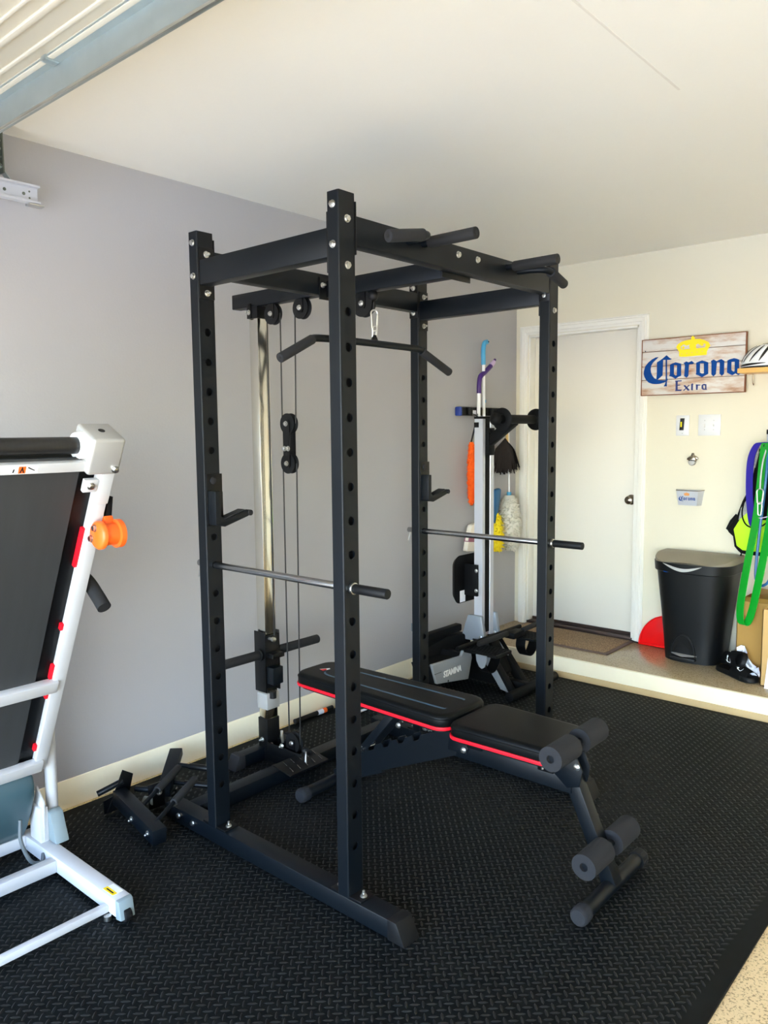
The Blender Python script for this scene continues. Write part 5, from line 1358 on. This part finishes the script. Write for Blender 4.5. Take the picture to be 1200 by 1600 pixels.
def fluffy(parent, name, c0, c1, r0, r1, m, n=22, seg=18, amp=0.18, seed=1):
    """shaggy duster body: tapered lathe with many ragged tufts"""
    rg = random.Random(seed); c0 = Vector(c0); c1 = Vector(c1); d = (c1-c0); L = d.length; d.normalize()
    a = d.orthogonal().normalized(); b = d.cross(a)
    prof = []
    for i in range(13):
        t = i/12
        prof.append((t*L, max(0.002, (r0+(r1-r0)*t)*math.sin(math.pi*min(1, max(0.06, t*0.94+0.04)))**0.35*0.82)))
    core = part(parent, name, MB().lathe(c0, d, prof, seg), m, sa=80)
    mb = MB()
    for i in range(n*seg):
        t = rg.uniform(0.03, 0.97); an = rg.uniform(0, 2*math.pi)
        r = (r0+(r1-r0)*t)*math.sin(math.pi*min(1, max(0.06, t*0.94+0.04)))**0.35*0.8
        rad = a*math.cos(an)+b*math.sin(an); tan = d.cross(rad)
        p = c0+d*t*L+rad*r
        ln = rg.uniform(0.3, 1.0)*max(r0, r1)*amp*2.2
        tip = p+rad*ln*0.8+d*rg.uniform(-0.2, 0.9)*ln*0.8+tan*rg.uniform(-0.4, 0.4)*ln
        w = max(r0, r1)*0.11
        mb.add([p-tan*w, p+tan*w, p+d*w*1.2, tip], [(0,1,3), (1,2,3), (2,0,3)])
    o = part(core, 'tufts', mb, m); o['kind'] = 'stuff'
    return core
OD = thing('duster', (0.06, -0.645, 1.03), 'long fluffy orange duster hanging on the grey wall', 'duster', 'dusters on the wall')
fluffy(OD, 'fluff', (0.055, -0.640, 1.455), (0.055, -0.637, 1.035), 0.031, 0.034, 'duster_orange', n=34, amp=0.25, seed=2)
part(OD, 'handle', MB().cyl((0.055, -0.648, 1.44), (0.075, -0.60, 1.625), 0.006, 12), 'plate_black')
FD = thing('feather_duster', (0.06, -0.25, 1.25), 'dark brown feather duster with a bamboo handle by the door frame', 'duster', 'dusters on the wall')
part(FD, 'handle', MB().cyl((0.07, -0.225, 1.42), (0.065, -0.232, 1.625), 0.010, 12), 'bamboo')
rg = random.Random(5)
fm_ = MB()
for i in range(420):
    an = rg.uniform(0, 2*math.pi); sp = rg.random()**0.6
    L = rg.uniform(0.17, 0.25)
    p0 = V(0.07, -0.255, 1.475)
    dirv = V(0.30*sp*math.cos(an), 0.62*sp*math.sin(an), -1).normalized()
    p1 = p0+dirv*L*0.5+V(0.014*math.cos(an), 0.045*sp*math.sin(an), 0.01); p2 = p0+dirv*L+V(0, 0.05*sp*math.sin(an), -0.005)
    sd = dirv.cross(V(math.cos(an), math.sin(an), 0.2)).normalized()
    if sd.length < 0.1: continue
    w = 0.010
    for q in (p1, p2): q.x = max(0.012, q.x)
    fm_.add([p0-sd*0.003, p0+sd*0.003, p1+sd*w, p2+sd*w*0.5, p2-sd*w*0.5, p1-sd*w], [(0,1,2,5), (5,2,3,4)])
fo = part(FD, 'feathers', fm_, 'feather_brown'); fo['kind'] = 'stuff'
WD = thing('duster', (0.06, -0.19, 0.67), 'fluffy white lambswool duster on a thin white stick', 'duster', 'dusters on the wall')
part(WD, 'stick', MB().cyl((0.075, -0.205, 1.09), (0.07, -0.215, 1.60), 0.0065, 12), 'white_plastic')
part(WD, 'ferrule', MB().cyl((0.073, -0.203, 1.065), (0.074, -0.204, 1.098), 0.017, 14), 'handle_blue')
fluffy(WD, 'fluff', (0.075, -0.203, 1.075), (0.075, -0.185, 0.680), 0.078, 0.088, 'fluff_white', n=46, amp=0.16, seed=4)
YD = thing('duster', (0.06, -0.345, 0.69), 'small yellow fluffy duster hanging beside the blue brush', 'duster', 'dusters on the wall')
fluffy(YD, 'fluff', (0.06, -0.350, 0.960), (0.06, -0.340, 0.690), 0.036, 0.058, 'fluff_yellow', n=30, amp=0.3, seed=6)
part(YD, 'handle', MB().cyl((0.062, -0.385, 0.94), (0.064, -0.44, 1.30), 0.007, 12), 'gold_yellow')

# pole behind the far upright, rod and tape by the curb
solo('thin_pole', MB().cyl((0.030, -1.222, 0.0005), (0.030, -1.230, 0.32), 0.0065, 14), 'white_plastic', (0.03, -1.22, 0.0), 'thin white pole standing against the curb behind the far upright', 'pole')
_tp = bpy.data.objects['thin_pole']
part(_tp, 'pole_cap', MB().cyl((0.030, -1.2295, 0.295), (0.030, -1.231, 0.345), 0.012, 16), 'cap_grey', bevel=0.003)
RD = thing('curb_rod', (0.045, -2.1, 0.0), 'black rod with white and orange tape lying along the curb', 'rod')
part(RD, 'rod', MB().cyl((0.044, -2.235, 0.013), (0.044, -1.96, 0.013), 0.0125, 18), 'rubber_black')
part(RD, 'end_ring', MB().cyl((0.044, -2.240, 0.013), (0.044, -2.232, 0.013), 0.0132, 18), 'foam_dark', bevel=0.001)
part(RD, 'white_tape', MB().cyl((0.044, -2.075, 0.013), (0.044, -2.035, 0.013), 0.0135, 18), 'paper_white')
part(RD, 'orange_tape', MB().cyl((0.044, -2.035, 0.013), (0.044, -2.01, 0.013), 0.0135, 18), 'duster_orange')
GBX = thing('storage_case', (0.10, -1.86, 0.0), 'dark green storage case by the curb under the bench pad', 'case')
part(GBX, 'case_body', MB().box(0.07, 0.20, -1.95, -1.70, 0.004, 0.075), 'tape_green', bevel=0.006)
part(GBX, 'case_handle', MB().bar((0.203, -1.94, 0.012), (0.203, -1.72, 0.012), 0.010, 0.012), 'white_plastic', bevel=0.002)

# ------------------------------------------------------------------ raised garage door with strut and track
GD = thing('garage_door', (2.8, -5.0, 2.47), 'raised cream sectional garage door overhead with a steel strut', 'garage door')
YE = -3.905
GX0, GX1 = 0.22, 5.30
for k in range(4):
    y1 = YE-0.53*k; y0 = y1-0.525
    sct = part(GD, 'door_section', MB().box(GX0, GX1, y0, y1, 2.470, 2.505), 'door_panel', bevel=0.003)
    for dy, w, dz in ((0.020, 0.018, 0.010), (0.062, 0.012, 0.006), (0.128, 0.016, 0.008), (0.172, 0.010, 0.006), (0.25, 0.014, 0.007), (0.33, 0.014, 0.007), (0.41, 0.014, 0.007), (0.49, 0.016, 0.009)):
        part(sct, 'rib', MB().box(GX0+0.01, GX1-0.01, y1-dy-w/2, y1-dy+w/2, 2.470-dz, 2.471), 'door_panel', bevel=0.003)
su = part(GD, 'strut', MB().prism_x([(YE+0.004, 2.386), (YE+0.004, 2.458), (YE-0.030, 2.462), (YE-0.030, 2.466), (YE+0.010, 2.466), (YE+0.010, 2.390), (YE+0.016, 2.390), (YE+0.016, 2.386)], GX0, GX1), 'galvanised')
part(su, 'strut_lip', MB().box(GX0, GX1, YE+0.001, YE+0.005, 2.383, 2.390), 'zinc')
for k in range(9):
    part(su, 'clip', MB().box(0.55+0.5*k, 0.575+0.5*k, YE-0.034, YE+0.002, 2.455, 2.4665), 'galvanised', bevel=0.001)
TK = thing('door_track', (0.1, -5.0, 2.38), 'galvanised garage door track hung from the ceiling near the grey wall', 'door track')
tkp = [(0.125, 2.376), (0.125, 2.384), (0.102, 2.384), (0.100, 2.388), (0.100, 2.430), (0.102, 2.434), (0.125, 2.434), (0.125, 2.441), (0.094, 2.441), (0.094, 2.376)]
rl_ = part(TK, 'rail', MB().prism(tkp, lambda a, b: (a, -6.2, b), lambda a, b: (a, -3.505, b)), 'alu')
for yy, zz, r in ((-3.535, 2.420, 0.0035), (-3.535, 2.397, 0.0035), (-3.556, 2.409, 0.006), (-3.625, 2.410, 0.006)):
    part(rl_, 'rail_hole', MB().cyl((0.0995, yy, zz), (0.1012, yy, zz), r, 12), 'galv_dark')
part(rl_, 'end_lip', MB().box(0.096, 0.132, -3.55, -3.495, 2.366, 2.372), 'zinc', bevel=0.001)
hg = part(TK, 'hanger', MB().box(0.085, 0.118, -3.632, -3.628, 2.462, H-0.001).box(0.085, 0.089, -3.66, -3.628, 2.462, H-0.001), 'galv_dark')
for k in range(5): part(hg, 'punch_hole', MB().cyl((0.104, -3.633, 2.49+0.028*k), (0.104, -3.6325, 2.49+0.028*k), 0.004, 10), 'zinc')
part(TK, 'brace', MB().bar((0.092, -3.60, 2.442), (0.092, -3.72, 2.60), 0.004, 0.030, (1, 0, 0)), 'galvanised')
part(TK, 'brace_plate', MB().prism_x([(-3.62, 2.442), (-3.70, 2.442), (-3.70, 2.53)], 0.088, 0.092), 'galvanised')
for yy in (-4.8, -5.9):
    part(TK, 'hanger', MB().box(0.088, 0.115, yy-0.004, yy, 2.441, H-0.001), 'galv_dark')
